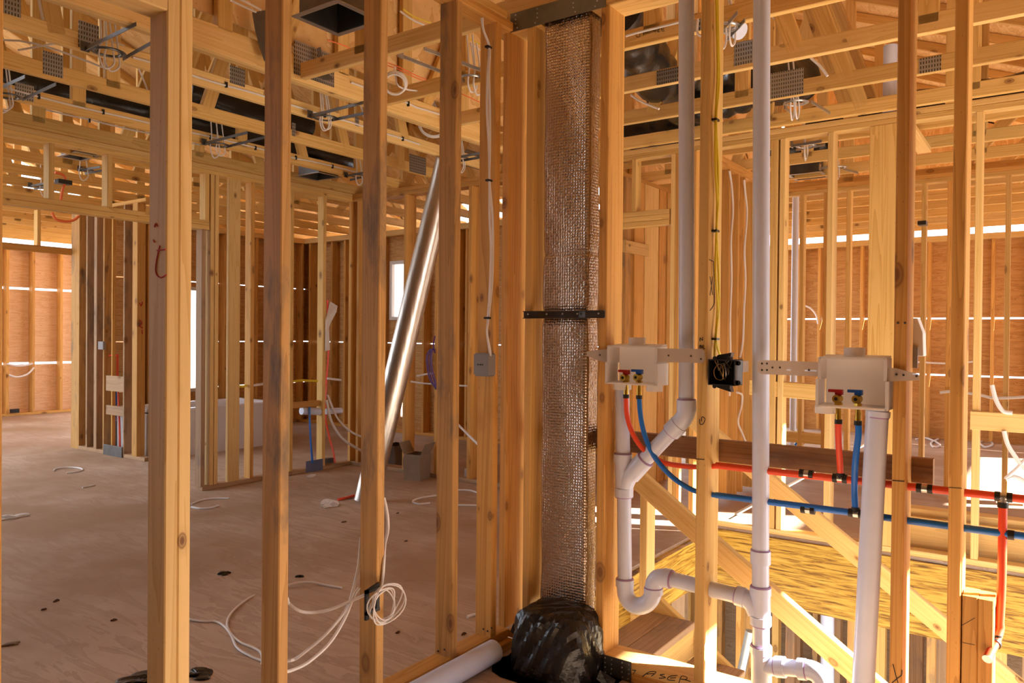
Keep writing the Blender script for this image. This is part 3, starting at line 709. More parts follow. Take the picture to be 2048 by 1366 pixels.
marks('marker_mark', [[(1272, 66), (1273, 73), (1279, 73), (1280, 64)], [(1283, 64), (1289, 62)], [(1286, 63), (1287, 71)], [(1310, 62), (1306, 61), (1309, 57), (1311, 59), (1310, 65)], [(1314, 58), (1319, 57), (1315, 64), (1320, 63)], [(1328, 55), (1323, 56), (1324, 62), (1329, 61)], [(1324, 59), (1328, 58)]], 'marker_black', ('x', BX[1]-.0195), marked, .0013)
# nail heads at stud feet, two on each near stud
for o, pts in ((s_4, [(876, 1302), (889, 1299)]), (s_5, [(967, 1258), (975, 1262), (983, 1256)]), (r_1, [(1221, 1303), (1231, 1299)]), (r_3, [(1796, 646), (1810, 646)])):
    b_ = MB()
    for px, py in pts:
        p = PX(px, py, o.location.x-.0195) if o in (s_4, s_5) else PX(px, py, WX) if o == r_3 else PY(px, py, o.location.y-.0195)
        b_.sphere(p, .004)
    b_.done('nail_head', 'nail_head', o)

# ------------------------------------------------------------------ foil-wrapped duct in the corner
def foil_duct():
    x0, x1 = 2.79, 2.885; z0, z1 = .17, 2.74; rc = .014; per = []
    ya, yb = yd0, yd1
    def corner(cx, cy, a0): return [(cx+rc*math.cos(a0-k*math.pi/8), cy+rc*math.sin(a0-k*math.pi/8)) for k in range(5)]
    def line(p, q, d=.006):
        n = max(2, int(((p[0]-q[0])**2+(p[1]-q[1])**2)**.5/d)); return [(p[0]+(q[0]-p[0])*i/n, p[1]+(q[1]-p[1])*i/n) for i in range(1, n)]
    # clockwise seen from above: front face from far end to near end, then the right side
    c1 = corner(x0+rc, ya-rc, math.pi)[::-1]; c1 = [(x0+rc-rc*math.sin(t), ya-rc+rc*math.cos(t)) for t in [k*math.pi/8 for k in range(5)]]
    c2 = [(x0+rc-rc*math.cos(t), yb+rc-rc*math.sin(t)) for t in [k*math.pi/8 for k in range(5)]]
    c3 = [(x1-rc+rc*math.sin(t), yb+rc-rc*math.cos(t)) for t in [k*math.pi/8 for k in range(5)]]
    c4 = [(x1-rc+rc*math.cos(t), ya-rc+rc*math.sin(t)) for t in [k*math.pi/8 for k in range(5)]]
    ring = c1+line(c1[-1], c2[0])+c2+line(c2[-1], c3[0])+c3+line(c3[-1], c4[0], .02)+c4+line(c4[-1], c1[0], .02)
    n = len(ring); cx, cy = (x0+x1)/2, (ya+yb)/2
    # outward normals
    nor = []
    for i in range(n):
        p, q = ring[i-1], ring[(i+1) % n]; dx, dy = q[0]-p[0], q[1]-p[1]; l = math.hypot(dx, dy) or 1
        nx, ny = dy/l, -dx/l
        if (ring[i][0]-cx)*nx+(ring[i][1]-cy)*ny < 0: nx, ny = -nx, -ny
        nor.append((nx, ny))
    nz = 430; bm = bmesh.new(); rows = []
    rnd = random.Random(3); ph = [rnd.random()*6 for _ in range(6)]
    for j in range(nz+1):
        z = z0+(z1-z0)*j/nz; row = []
        sq = .006*math.exp(-((z-1.437)/.03)**2)+.003*math.exp(-((z-1.70)/.012)**2)
        for i, (px, py) in enumerate(ring):
            bub = .0*(((i+j//2) % 2)*2-1)
            wr = .0016*(math.sin(z*9+ph[0]+i*.05)+math.sin(z*23+ph[1]-i*.11)*.6+math.sin(i*.23+z*4+ph[2]))
            d = bub+wr-sq
            if z > z1-.05: d += .004*math.sin(i*1.7+z*150)
            row.append(bm.verts.new((px+nor[i][0]*d, py+nor[i][1]*d, z)))
        rows.append(row)
    for A, B in zip(rows, rows[1:]):
        for i in range(n): bm.faces.new((A[i], A[(i+1) % n], B[(i+1) % n], B[i]))
    bm.faces.new(rows[-1])
    m = MB(); m.bm.free(); m.bm = bm
    return m.done('insulated_duct', 'bubble_foil', None, True, origin=(cx, cy, z0))
fd = foil_duct(); tag(fd, 'tall rectangular duct wrapped in silver bubble foil at the corner', 'duct')
zs0, zs1 = PX(1110, 637, 2.78).z, PX(1110, 622, 2.78).z
b = MB(); xs_ = 2.764
prof = [(PX(1050, 630, 2.77).y, xs_), (yd0+.004, xs_), (yd0-.03, xs_+.008), (yd1+.03, xs_+.008), (yd1-.004, xs_), (PX(1212, 630, 2.77).y, xs_)]
pts = [(p[1], p[0]) for p in prof]; pts2 = [(p[1]-.004, p[0]) for p in prof][::-1]
b.prism(pts+pts2, 'z', zs0, zs1)
b.box(xs_-.012, xs_, prof[-1][0], prof[0][0], zs1-.003, zs1); b.box(xs_-.012, xs_, prof[-1][0], prof[0][0], zs0, zs0+.003)
st = tag(b.done('duct_strap', 'strap_metal'), 'dark metal strap nailed across the foil duct', 'strap')
b = MB()
for q in (.06, .3, .5, .68, .93): b.sphere((xs_-.006, prof[0][0]+(prof[-1][0]-prof[0][0])*q, (zs0+zs1)/2+.003), .004)
b.done('nail_head', 'galv', st)
# dark nail plates bridging the notched plates
def nail_plate(name, ya, yb, z0, z1, label, x=WX-.003, foot=False):
    b = MB(); b.box(x-.0015, x+.0015, min(ya, yb), max(ya, yb), z0, z1)
    o = tag(b.done(name, 'steel_dark'), label, 'metal plate')
    b = MB(); w = (max(ya, yb)-min(ya, yb))
    for i, fy in enumerate((.08, .3, .7, .92)):
        for fz in (.15, .4, .62, .86): b.sphere((x-.002, min(ya, yb)+w*(fy+.02*((i+int(fz*10)) % 2)), z0+(z1-z0)*fz), .0032)
    b.done('nail_head', 'galv', o); return o
nail_plate('nail_plate', PX(1022, 30, WX).y, PX(1212, 10, WX).y, ZT-.004, ZT+.078, 'dark nail plate across the top of the foil duct')
nail_plate('nail_plate', PX(1208, 1330, WX).y, PX(1263, 1345, WX).y, -.037, .045, 'dark nail plate on the floor plate beside the black plastic')
nail_plate('nail_plate', PX(1443, 1360, WX).y, PX(1560, 1366, WX).y, -.037, .047, 'dark nail plate at the bottom edge under the white stack pipe')
# black plastic over the floor outlet of the duct
def black_bag():
    bm = bmesh.new(); rnd = random.Random(11)
    bmesh.ops.create_icosphere(bm, subdivisions=5, radius=1)
    c = Vector((2.70, 1.675, -.036)); fr = [(rnd.uniform(2, 9), rnd.uniform(2, 9), rnd.uniform(2, 9), rnd.random()*6) for _ in range(9)]
    for v in bm.verts:
        n = v.co.copy(); z = max(n.z, -.02)
        k = (abs(n.x)**5+abs(n.y)**5+abs(max(z, 0))**5)**(1/5); n = n/max(k, .3)
        f = sum(abs(math.sin(n.x*a+n.y*b_+n.z*d+p)) for a, b_, d, p in fr)/9-.6
        s = 1+f*.22
        flare = 1+.16*max(0, .35-n.z)
        v.co = Vector((c.x+n.x*.135*s*flare, c.y+n.y*.168*s*flare, c.z+max(0, n.z)*.262*(1+f*.14)))
    m = MB(); m.bm.free(); m.bm = bm
    # torn flaps
    for px, py, dx, dy in ((1027, 1246, -.03, .02), (1032, 1258, -.02, .0), (1200, 1340, .0, -.06), (1022, 1310, -.02, .03)):
        p = PX(px, py, 2.66)
        q = [p, p+Vector((.02, -.06, -.03)), p+Vector((.0, -.05, -.07)), p+Vector((-.01, .01, -.035))]
        vs_ = [bm.verts.new(t) for t in q]; bm.faces.new(vs_)
    return m.done('plastic_bag', 'black_sheet', None, False, origin=(c.x, c.y, c.z))
tag(black_bag(), 'crumpled shiny black plastic wrapped over the foot of the foil duct', 'plastic sheet')

# ------------------------------------------------------------------ white drain piping in the pipe wall
XP = 2.84; RP = .0305
def P(px, py, x=XP): return PX(px, py, x)
dp = empty('drain_piping', P(1522, 1366), 'white drain and vent piping with trap, wyes and two tall stacks', 'drain piping')
def pipe(name, pts, r=RP, mat='pvc', seg=24, par=None): return MB().tube(pts, r, seg).done(name, mat, par or dp, True)
def hub(a, b, r=RP+.006, par=None, name='coupling'):
    o = MB().tube([a, b], r, 24).done(name, 'pvc', par or dp, True)
    d = (Vector(b)-Vector(a)).normalized()
    MB().tube([Vector(b)+d*.0001, Vector(b)+d*.004], r-.0025, 24).done('primer_ring', 'pvc_primer', o, True)
    return o
ptop = P(1373, 20); ptop = ptop+(P(1373, 20)-P(1373, 790))*.25
pipe('vent_pipe', [ptop, P(1373, 803)])
elb = smooth_path([P(1373, 800), P(1373, 822), P(1366, 838), P(1355, 851), P(1346, 860)], 6)
pipe('elbow', elb, RP+.005)
hub(P(1373, 822), P(1373, 800), RP+.008); hub(P(1358, 848), P(1342, 864), RP+.008)
pipe('diagonal_pipe', [P(1348, 858), P(1270, 940)])
hub(P(1262, 950), P(1290, 919), RP+.008)
pipe('wye_fitting', smooth_path([P(1276, 934), P(1258, 953), P(1249, 975), P(1248, 990)], 6), RP+.005)
pipe('standpipe', [P(1244, 780), P(1246, 915)], RP-.001)
pipe('wye_fitting', [P(1246, 908), P(1248, 992)], RP+.005)
hub(P(1246, 925), P(1246, 908), RP+.008); hub(P(1248, 976), P(1248, 993), RP+.008)
pipe('standpipe', [P(1248, 985), P(1249.5, 1165)], RP-.001)
hub(P(1249.5, 1172), P(1249.5, 1158), RP+.007)
c = (P(1250, 1176)+P(1307, 1186))/2; R_ = (P(1250, 1176)-P(1307, 1186)).length/2
ex = (P(1307, 1176)-P(1250, 1176)).normalized(); ez = Vector((0, 0, 1))
trap = [P(1250, 1166)]+[c-ex*R_*math.cos(t)-ez*R_*math.sin(t) for t in [math.pi*k/14 for k in range(15)]]+[P(1307, 1178)]
pipe('p_trap', trap, RP+.004)
hub(P(1307, 1188), P(1307, 1176), RP+.008)
pipe('elbow', smooth_path([P(1307, 1182), P(1308, 1168), P(1315, 1157), P(1328, 1155), P(1343, 1158)], 6), RP+.004)
hub(P(1328, 1155), P(1342, 1158.5), RP+.008)
pipe('trap_arm', [P(1340, 1158), P(1484, 1194)], RP-.001)
stop = P(1523, 10); stop = stop+(P(1523, 10)-P(1520, 900))*.25
pipe('stack_pipe', [stop, P(1521, 1105)])
hub(P(1521, 1127), P(1521, 1101), RP+.006)
pipe('stack_pipe', [P(1521, 1125), P(1521, 1180)])
pipe('sanitary_tee', [P(1521, 1176), P(1521.5, 1242)], RP+.005)
hub(P(1521, 1190), P(1521, 1174), RP+.008); hub(P(1521.5, 1232), P(1521.5, 1249), RP+.008)
pipe('sanitary_tee', smooth_path([P(1478, 1192), P(1492, 1197), P(1505, 1209), P(1513, 1226)], 5), RP+.003)
hub(P(1490, 1196), P(1474, 1191), RP+.007)
pipe('stack_pipe', [P(1521.5, 1245), P(1522, 1300)])
hub(P(1522, 1306), P(1522, 1292), RP+.009)
pipe('sanitary_tee', [P(1522, 1298), P(1523, 1375)], RP+.006)
pipe('sanitary_tee', [P(1522, 1332), P(1563, 1334)], RP+.002)
hub(P(1570, 1334.5), P(1552, 1333), RP+.007)
pipe('branch_pipe', [P(1562, 1334), P(1606, 1338)], RP-.001)
hub(P(1597, 1337.5), P(1612, 1339), RP+.007)
pipe('elbow', smooth_path([P(1606, 1338.5), P(1624, 1341), P(1640, 1352), P(1647, 1372), P(1648, 1390)], 6), RP+.004)
pipe('stack_pipe', [P(1523, 1375), P(1524, 1375)-Vector((0, 0, .7))])
d3 = empty('standpipe', P(1735, 1366, 2.80), 'wide white standpipe hanging below the second washer box', 'drain pipe')
pipe('pipe', [P(1755, 818, 2.80), P(1755, 818, 2.80)+(P(1727, 1362, 2.80)-P(1755, 818, 2.80))*1.2], .0355, par=d3)
hub(P(1756, 822, 2.80), P(1755, 833, 2.80), .0385, d3)
# loose white pipe on the floor
e0 = PZ(973, 1296, .015); dpipe = MB()
pa = Vector((e0.x, 1.93, .012)); dpipe.hollow(pa, (pa.x-1.35, 1.925, .012), .047, .004, 28)
tag(dpipe.done('loose_pipe', 'pvc', None, True), 'white plastic pipe lying on the floor along the near partition', 'pipe')

# ------------------------------------------------------------------ washer outlet boxes
def outlet_box(pl, pr, ptp, pbt, knock, stub, drainpx, vals, label, arms, py):
    x0, x1 = 2.752, 2.852
    yl, yr = PX(pl, py, x0).y, PX(pr, py, x0).y; zt, zb = PX((pl+pr)/2, ptp, x0).z, PX((pl+pr)/2, pbt, x0).z
    zm = zt-(zt-zb)*.46; dy = .006; t = .0035
    root = empty('washer_box', (x1, (yl+yr)/2, zb), label, 'outlet box')
    b = MB()
    b.box(x1-t, x1, yr, yl, zb, zt)
    b.prism([(x0, zt-.012), (x0, zt-.008), (x1, zt), (x1, zt-t)], 'y', yr, yl)
    b.prism([(x0-.006, zb), (x0-.006, zb+.006), (x1, zb+.010), (x1, zb)], 'y', yr-dy, yl+dy)
    for y, sg in ((yl, 1), (yr, -1)):
        b.box(x0, x1, y-t/2, y+t/2, zm, zt-.008)
        b.box(x0-.004, x1, y+sg*dy-t/2, y+sg*dy+t/2, zb, zm)
        b.box(x0, x1, min(y, y+sg*dy), max(y, y+sg*dy), zm-t, zm)
    b.done('box_shell', 'box_plastic', root, bevel=.0012)
    b = MB()     # flange in front
    b.box(x0-.003, x0, yr-.004, yr+.006, zm, zt-.008); b.box(x0-.003, x0, yl-.006, yl+.004, zm, zt-.008)
    b.box(x0-.006, x0, yr-dy-.004, yr-dy+.006, zb, zm); b.box(x0-.006, x0, yl+dy-.006, yl+dy+.004, zb, zm)
    b.box(x0-.003, x0, yr, yl, zt-.014, zt-.006)
    b.done('face_flange', 'box_plastic', root, bevel=.001)
    kc = PX(knock, ptp, 2.80)
    MB().tube([(2.80, kc.y, zt-.004), (2.80, kc.y, zt+.026)], .034, 24).done('knockout', 'box_plastic', root, True)
    sc_ = PX(stub, pbt, 2.80)
    MB().tube([(2.80, sc_.y, zb+.002), (2.80, sc_.y, zb-.024)], .033, 24).done('plugged_outlet', 'box_plastic', root, True)
    dc = PX(drainpx, pbt, 2.81)
    MB().tube([(2.81, dc.y, zb+.002), (2.81, dc.y, zb-.024)], .036, 24).done('drain_outlet', 'box_plastic', root, True)
    outs = []
    for (vx, vy, hm) in vals:
        c = PX(vx, vy, 2.795)
        b = MB(); b.tube([(c.x, c.y, zb-.044), (c.x, c.y, zb-.012), (c.x, c.y, zb-.012), (c.x, c.y, c.z+.01)], [.0098, .0098, .0085, .0085], 16)
        b.tube([(c.x-.004, c.y, c.z), (c.x-.024, c.y+.004, c.z)], [.0145, .0135], 20); b.sphere(c, .0145)
        b.tube([(c.x, c.y, zb+.006), (c.x, c.y, zb+.016)], .0135, 6)
        v = b.done('valve', 'brass', root, True)
        MB().tube([(c.x-.0245, c.y+.004, c.z), (c.x-.026, c.y+.004, c.z)], .006, 14).done('valve_bore', 'crimp', v)
        b = MB(); b.box(c.x-.011, c.x+.011, c.y-.013, c.y+.011, c.z+.013, c.z+.031); b.box(c.x-.007, c.x+.007, c.y+.010, c.y+.034, c.z+.021, c.z+.031)
        hd = b.done('handle', hm, v, bevel=.0015)
        tag(hd, 'red lever handle' if 'red' in hm else 'blue lever handle')
        outs.append(Vector((c.x, c.y, zb-.044)))
    for pts, holes in arms:
        q = [PX(a, b_, 2.7605) for a, b_ in pts]
        b = MB(); b.prism([(p.y, p.z) for p in q], 'x', 2.7595, 2.7615); o = b.done('mounting_strap', 'strip_plastic', root)
        b = MB()
        for hx, hy in holes: h_ = PX(hx, hy, 2.7590); b.tube([h_, h_-Vector((.0012, 0, 0))], .0038, 10)
        b.done('nail_hole', 'nail_head', o)
    return root, outs
bx1, o1 = outlet_box(1216, 1312, 688, 770, 1274, 1309, 1245, ((1252.5, 755, 'handle_red'), (1278.5, 754.5, 'handle_blue')),
    'white washer outlet box left of the yellow-cable stud', [([(1216, 698), (1216, 725), (1196, 721), (1174, 712), (1174, 703), (1196, 700)], [(1200, 710)]),
    ([(1312, 697), (1404, 698), (1409, 702), (1410, 720), (1405, 726), (1312, 724)], [(1402, 718), (1337, 711), (1382, 712)])], 730)
bx2, o2 = outlet_box(1638, 1771, 711, 818, 1709, 1650, 1754, ((1677.5, 797, 'handle_red'), (1716.5, 798, 'handle_blue')),
    'white washer outlet box over the wide standpipe on the right', [([(1638, 724), (1638, 753), (1521, 748), (1515, 742), (1515, 725), (1521, 720)], [(1524, 727), (1524, 740), (1534, 727), (1534, 740), (1545, 735), (1560, 735), (1618, 740)]),
    ([(1771, 736), (1771, 763), (1838, 761), (1840, 754), (1836, 748), (1790, 736)], [(1793, 749), (1807, 750), (1833, 752)])], 770)

# ------------------------------------------------------------------ red and blue water tubes
def tube_line(name, pts, r, mat, label, fit, n=6):
    root = MB().tube(smooth_path(pts, n), r, 14).done(name, mat, None, True); tag(root, label, 'water tube'); return root
def ring_on(root, p, d, r=.0155, L=.017):
    d = Vector(d).normalized(); return MB().tube([p-d*L/2, p+d*L/2], r, 16).done('crimp_ring', 'crimp', root, True)
def coupling_on(root, p, d, r, parent_rings=True):
    d = Vector(d).normalized()
    MB().tube([p-d*.02, p+d*.02], r+.0008, 16).done('fitting', 'fitting', root, True)
    for s in (-1, 1): ring_on(root, p+d*s*.016, d, r+.0028, .015)
ZR, ZB_, RL = .857, .743, .0128
def L(px, z): q = P(px, 950); return Vector((XP, q.y, z))
dirY = Vector((0, -1, 0))
red = tube_line('water_tube', [o1[0], P(1254, 830, 2.80), P(1266, 868, 2.81), P(1290, 902, 2.825), P(1325, 924), P(1365, 932), P(1400, 934), L(1440, ZR)], .0102, 'pex_red', 'red tube curving down from the left washer box', 0)
ring_on(red, o1[0]+Vector((0, 0, -.006)), (0, 0, 1), .0125, .015)
blue = tube_line('water_tube', [o1[1], P(1281, 830, 2.80), P(1290, 872, 2.81), P(1308, 912, 2.82), P(1338, 948), P(1370, 972), P(1400, 985), L(1445, ZB_)], .0102, 'pex_blue', 'blue tube curving down from the left washer box', 0)
ring_on(blue, o1[1]+Vector((0, 0, -.006)), (0, 0, 1), .0125, .015)
redm = tube_line('water_tube', [L(1432, ZR), L(1700, ZR), L(1830, ZR), Vector((XP, -.5, ZR))], RL, 'pex_red', 'long red tube running through the pipe wall studs', 0, 4)
coupling_on(redm, P(1613, 948)*1, dirY, RL); coupling_on(redm, P(1680, 957), dirY, RL); coupling_on(redm, P(1849, 977), dirY, RL); coupling_on(redm, P(2007, 994), dirY, RL)
bluem = tube_line('water_tube', [L(1432, ZB_), L(1700, ZB_+.002), L(1830, ZB_), Vector((XP, -.5, ZB_))], RL*.93, 'pex_blue', 'long blue tube running through the pipe wall studs', 0, 4)
coupling_on(bluem, P(1616, 1019), dirY, RL); coupling_on(bluem, P(1712, 1027), dirY, RL); ring_on(bluem, P(2022, 1070), dirY)
up1 = tube_line('water_tube', [P(1681, 953), P(1680, 930, 2.832), P(1677, 880, 2.81), o2[0]], .0108, 'pex_red', 'red riser up to the right washer box', 0)
ring_on(up1, P(1681, 951), (0, 0, 1), .0135); ring_on(up1, o2[0]+Vector((0, 0, -.006)), (0, 0, 1), .0128, .015)
MB().tube([P(1681, 957), P(1681, 950)], .0125, 14).done('tee_fitting', 'fitting', up1, True)
up2 = tube_line('water_tube', [P(1711, 1022), P(1709, 980, 2.835), P(1711, 920, 2.81), P(1717, 870, 2.797), o2[1]], .0108, 'pex_blue', 'blue riser up to the right washer box', 0)
ring_on(up2, P(1711, 1019), (0, 0, 1), .0135); ring_on(up2, o2[1]+Vector((0, 0, -.006)), (0, 0, 1), .0128, .015)
MB().tube([P(1711, 1027), P(1711, 1018)], .0125, 14).done('tee_fitting', 'fitting', up2, True)
stub = Vector((2.60, P(1978, 1300).y+.045, .41))
q = P(2006, 998); q2 = Vector((XP, q.y+.004, .46))
drop = tube_line('water_tube', [q, Vector((XP, q.y, .60)), q2], RL, 'pex_red', 'red tube dropping past the short blocks at right', 0)
ring_on(drop, q+Vector((0, 0, -.018)), (0, 0, 1)); MB().tube([q+Vector((0, 0, .008)), q-Vector((0, 0, .014))], .0145, 16).done('tee_fitting', 'fitting', drop, True)
s0_ = PX(1992, 1281, 2.82); s1_ = PX(1975, 1317, 2.74)
MB().tube(smooth_path([q2, q2+Vector((-.004, 0, -.02)), s0_+Vector((-.012, 0, 0)), s0_+(s1_-s0_)*.5, s1_], 6), RL+.0006, 16).done('stub_end', 'pex_red', drop, True)
ring_on(drop, s0_+Vector((0, 0, .012)), (.2, 0, 1), .0165, .012); ring_on(drop, s0_+(s1_-s0_)*.16, s1_-s0_, .019, .010)
MB().tube([s1_, s1_+(s1_-s0_).normalized()*.004], RL+.0014, 18).done('end_cap', 'fitting', drop, True)

# ------------------------------------------------------------------ electrical boxes and cables on the near framing
ycab = yr2-.012
yc = empty('cable_run', (WX+.07, ycab, ZT), 'pair of yellow cables stapled down the stud to a black box', 'cable')
for dx, pts in ((0, [(1431, -40), (1434, 60), (1435, 150), (1431, 240), (1431, 330), (1434, 400), (1433, 462), (1431, 540), (1435, 610), (1431, 678), (1429, 712)]),
               (.009, [(1434, -40), (1436, 60), (1438, 160), (1432, 240), (1436, 330), (1436, 400), (1433, 462), (1437, 540), (1438, 610), (1432, 678), (1441, 712)])):
    MB().tube(smooth_path([PY(a, b_, ycab-dx*.3) for a, b_ in pts], 6), .0048, 8).done('cable', 'cable_yellow', yc, True)
for py in (240, 462, 678):
    p = PY(1432, py, ycab); b = MB(); b.box(p.x-.016, p.x+.016, p.y-.008, yr2, p.z-.004, p.z+.004); b.done('staple', 'black_plastic', yc)
def open_box(name, root_label, px0, px1, py0, py1, x0, depth, mat='black_plastic', cat='junction box', wires=True):
    yl, yr = PX(px0, (py0+py1)/2, x0).y, PX(px1, (py0+py1)/2, x0).y; zt, zb = PX((px0+px1)/2, py0, x0).z, PX((px0+px1)/2, py1, x0).z
    root = empty(name, (x0+depth, (yl+yr)/2, zb), root_label, cat); t = .004
    b = MB(); b.box(x0+depth-t, x0+depth, yr, yl, zb, zt)
    b.box(x0, x0+depth, yl-t, yl, zb, zt); b.box(x0, x0+depth, yr, yr+t, zb, zt); b.box(x0, x0+depth, yr, yl, zt-t, zt); b.box(x0, x0+depth, yr, yl, zb, zb+t)
    b.done('box_shell', mat, root, bevel=.001)
    b = MB()
    for z in (zt-.012, zb+.012): b.tube([(x0, yr-.012, z), (x0+.003, yr-.012, z)], .009, 12); b.box(x0, x0+.02, yr-.012, yr, z-.008, z+.008)
    for y in (yl-(yl-yr)*.25, yl-(yl-yr)*.75): b.tube([(x0-.001, y, zt+.004), (x0+.004, y, zt+.004)], .008, 12); b.tube([(x0-.001, y, zb-.004), (x0+.004, y, zb-.004)], .008, 12)
    b.done('mounting_tab', mat, root)
    b = MB(); b.prism([(yl-.018, zt), (yl-.03, zt+.016), (yl-(yl-yr)*.8, zt+.026), (yl-(yl-yr)*.74, zt)], 'x', x0+.018, x0+.05)
    b.prism([(yl-.018, zb), (yl-.03, zb-.01), (yl-(yl-yr)*.8, zb-.024), (yl-(yl-yr)*.74, zb)], 'x', x0+.018, x0+.05)
    b.done('nail_bracket', mat, root)
    if wires:
        rnd = random.Random(5); yc_, zc_ = (yl+yr)/2, (zt+zb)/2
        for i in range(7):
            ph = rnd.uniform(0, 6); ry, rz = rnd.uniform(.008, .022), rnd.uniform(.014, .034); oy = rnd.uniform(-.018, .018)
            pts = [(x0+.015+.008*i, yl-.02-.008*i, zt-.006)]+[(x0+.02+.006*i+.006*math.sin(t_*2), yc_+oy+ry*math.cos(t_+ph), zc_+rz*math.sin(t_+ph)) for t_ in [k_*.9 for k_ in range(rnd.randint(4, 8))]]
            MB().tube(smooth_path(pts, 4), .0018, 6).done('wire', ('copper', 'fitting', 'crimp', 'crimp', 'fitting', 'cable_white', 'copper')[i], root, True)
    return root
open_box('outlet_box', 'open black outlet box with coiled bare wires below yellow cables', 1416, 1470, 719, 771, 2.748, .085)
# grey box with white cable
bx, by = 2.60, 0
gy0, gy1 = WY-.003, 2.05
xg0, xg1 = PY(969.5, 730, WY-.03).x, PY(986, 730, WY-.03).x
g = empty('device_box', (xg0, WY, 1.20), 'closed grey box under the white cable on the near partition', 'junction box')
pz1, pz0 = PY(978, 709, WY).z, PY(978, 750, WY).z
xs5 = s_5.location.x-.019
b = MB(); b.box(xs5-.052, xs5-.001, WY-.012, WY+.068, pz0, pz1)
for i in range(4): b.box(xs5-.0505+.0125*i, xs5-.0435+.0125*i, WY-.010, WY+.06, pz0-.006, pz1+.005)
b.done('box_shell', 'grey_box', g, bevel=.0012)
b = MB()
for i in range(3): b.tube([(xs5-.052, WY+.020+.012*i, (pz0+pz1)/2), (xs5-.0535, WY+.020+.012*i, (pz0+pz1)/2)], .0035, 10)
b.done('screw_hole', 'crimp', g)
wc = empty('cable_run', (2.5, WY, ZT), 'white cable stapled down the corner stud into a grey box', 'cable')
for k_ in (0, 1):
    pts = [(963+k_*2, 36), (967, 60), (978+k_, 95), (975+3*k_, 150), (974+6*k_, 220), (978+2*k_, 300), (979, 360), (979+6*k_, 430), (982+4*k_, 500), (980+4*k_, 570), (976+k_, 636), (974, 665), (979+k_, 700), (981, 712)]
    MB().tube(smooth_path([PY(a, b_, WY-.008-.004*k_) for a, b_ in pts], 6), .0048, 8).done('cable', 'cable_white', wc, True)
for py, px in ((94, 978), (361, 979), (636, 976)):
    p = PY(px, py, WY-.012); b = MB(); b.box(p.x-.014, p.x+.014, p.y-.005, p.y+.012, p.z-.004, p.z+.004); b.done('staple', 'black_plastic', wc)
# outlet bracket with coil on the third stud
x3 = s_3.location.x; 
br = empty('outlet_bracket', (x3, WY, .4), 'black outlet bracket nailed to the knotty near stud', 'outlet bracket')
pa, pb_ = PY(735, 1176, WY-.01), PY(757, 1235, WY-.01)
xw0, xw1, zz1, zz0 = x3-.085, x3+.012, PY(745, 1176, WY-.01).z, PY(745, 1235, WY-.01).z
xw0, xw1 = PY(731, 1200, WY-.012).x, PY(757, 1200, WY-.012).x
b = MB(); b.box(xw0, xw0+.014, WY-.016, WY-.006, zz0, zz1); b.box(xw1-.012, xw1+.002, WY-.016, WY-.006, zz0+.03, zz1-.01)
b.box(xw0, xw1, WY-.016, WY-.006, zz1-.012, zz1); b.box(xw0, xw1+.004, WY-.016, WY-.006, zz0+.018, zz0+.03)
b.done('bracket_frame', 'black_plastic', br)
b = MB(); p = PY(757, 1172, WY-.012); b.prism([(xw0+.01, zz1), (p.x+.004, p.z+.012), (p.x+.004, p.z-.004), (xw0+.01, zz1-.012)], 'y', WY-.014, WY-.004); b.done('nail_tab', 'black_plastic', br)
cl = empty('coiled_cable', (x3+.03, WY-.03, .35), 'white cable coiled through the black outlet bracket', 'cable')
cc = PY(768, 1205, WY-.03); rnd = random.Random(4)
for i in range(6):
    R0 = .052+.004*i; pts = []
    off = Vector((rnd.uniform(-.014, .010), -.004*i, rnd.uniform(-.008, .008)))
    for k_ in range(26):
        t_ = 2*math.pi*k_/24
        pts.append(cc+off+Vector((R0*1.12*math.cos(t_), .012*math.sin(t_*2+i), R0*.98*math.sin(t_))))
    MB().tube(pts, .0026, 6).done('cable', 'cable_white', cl, True)
G9 = 'white cables hanging from the outlet bracket'
FL = .006
cable('electric_cable', [PY(736, 1187, WY), PY(700, 1203, WY+.05), PY(660, 1219, WY+.1), PY(628, 1225, WY+.15), PY(600, 1222, WY+.16), PY(578, 1207, WY+.2), PY(568, 1192, WY+.22),
       PZ(530, 1186, .02), PZ(500, 1195, FL), PZ(470, 1218, FL), PZ(455, 1240, FL), PZ(458, 1262, FL), PZ(480, 1284, FL), PZ(510, 1297, FL), PZ(523, 1308, FL), PZ(524, 1330, FL)], .0055, 'cable_white', 'white cable looping from the bracket onto the floor', group=G9)
cable('electric_cable', [PY(722, 1075, WY+.1), PY(717, 1130, WY+.1), PY(706, 1180, WY+.1), PY(690, 1222, WY+.08), PY(650, 1270, WY+.06), PY(612, 1302, WY+.07), PY(590, 1318, WY+.1), PY(570, 1323, WY+.14), PZ(545, 1330, .02), PZ(525, 1322, FL), PZ(500, 1312, FL), PZ(474, 1295, FL), PZ(462, 1270, FL), PZ(448, 1252, FL), PZ(430, 1243, FL), PZ(405, 1243, FL), PZ(370, 1237, FL)], .0055, 'cable_white', 'white cable sagging left of the bracket stud to the floor', group=G9)
cable('electric_cable', [PY(718, 1176, WY+.06), PY(708, 1192, WY+.05), PY(690, 1236, WY+.03), PY(660, 1285, WY+.02), PY(620, 1322, WY+.02), PY(590, 1338, WY+.03), PY(565, 1345, WY+.05), PZ(530, 1350, .02)], .0055, 'cable_white', 'lower white cable sagging left of the bracket stud', group=G9)
cable('electric_cable', [PY(768, 995, WY+.06), PY(775, 1030, WY+.05), PY(776, 1060, WY+.045), PY(770, 1088, WY+.02), PY(768, 1120, WY-.004), PY(765, 1160, WY-.008), PY(760, 1182, WY-.012)], .0055, 'cable_white', 'white cable bowing out right of the bracket stud', group=G9)
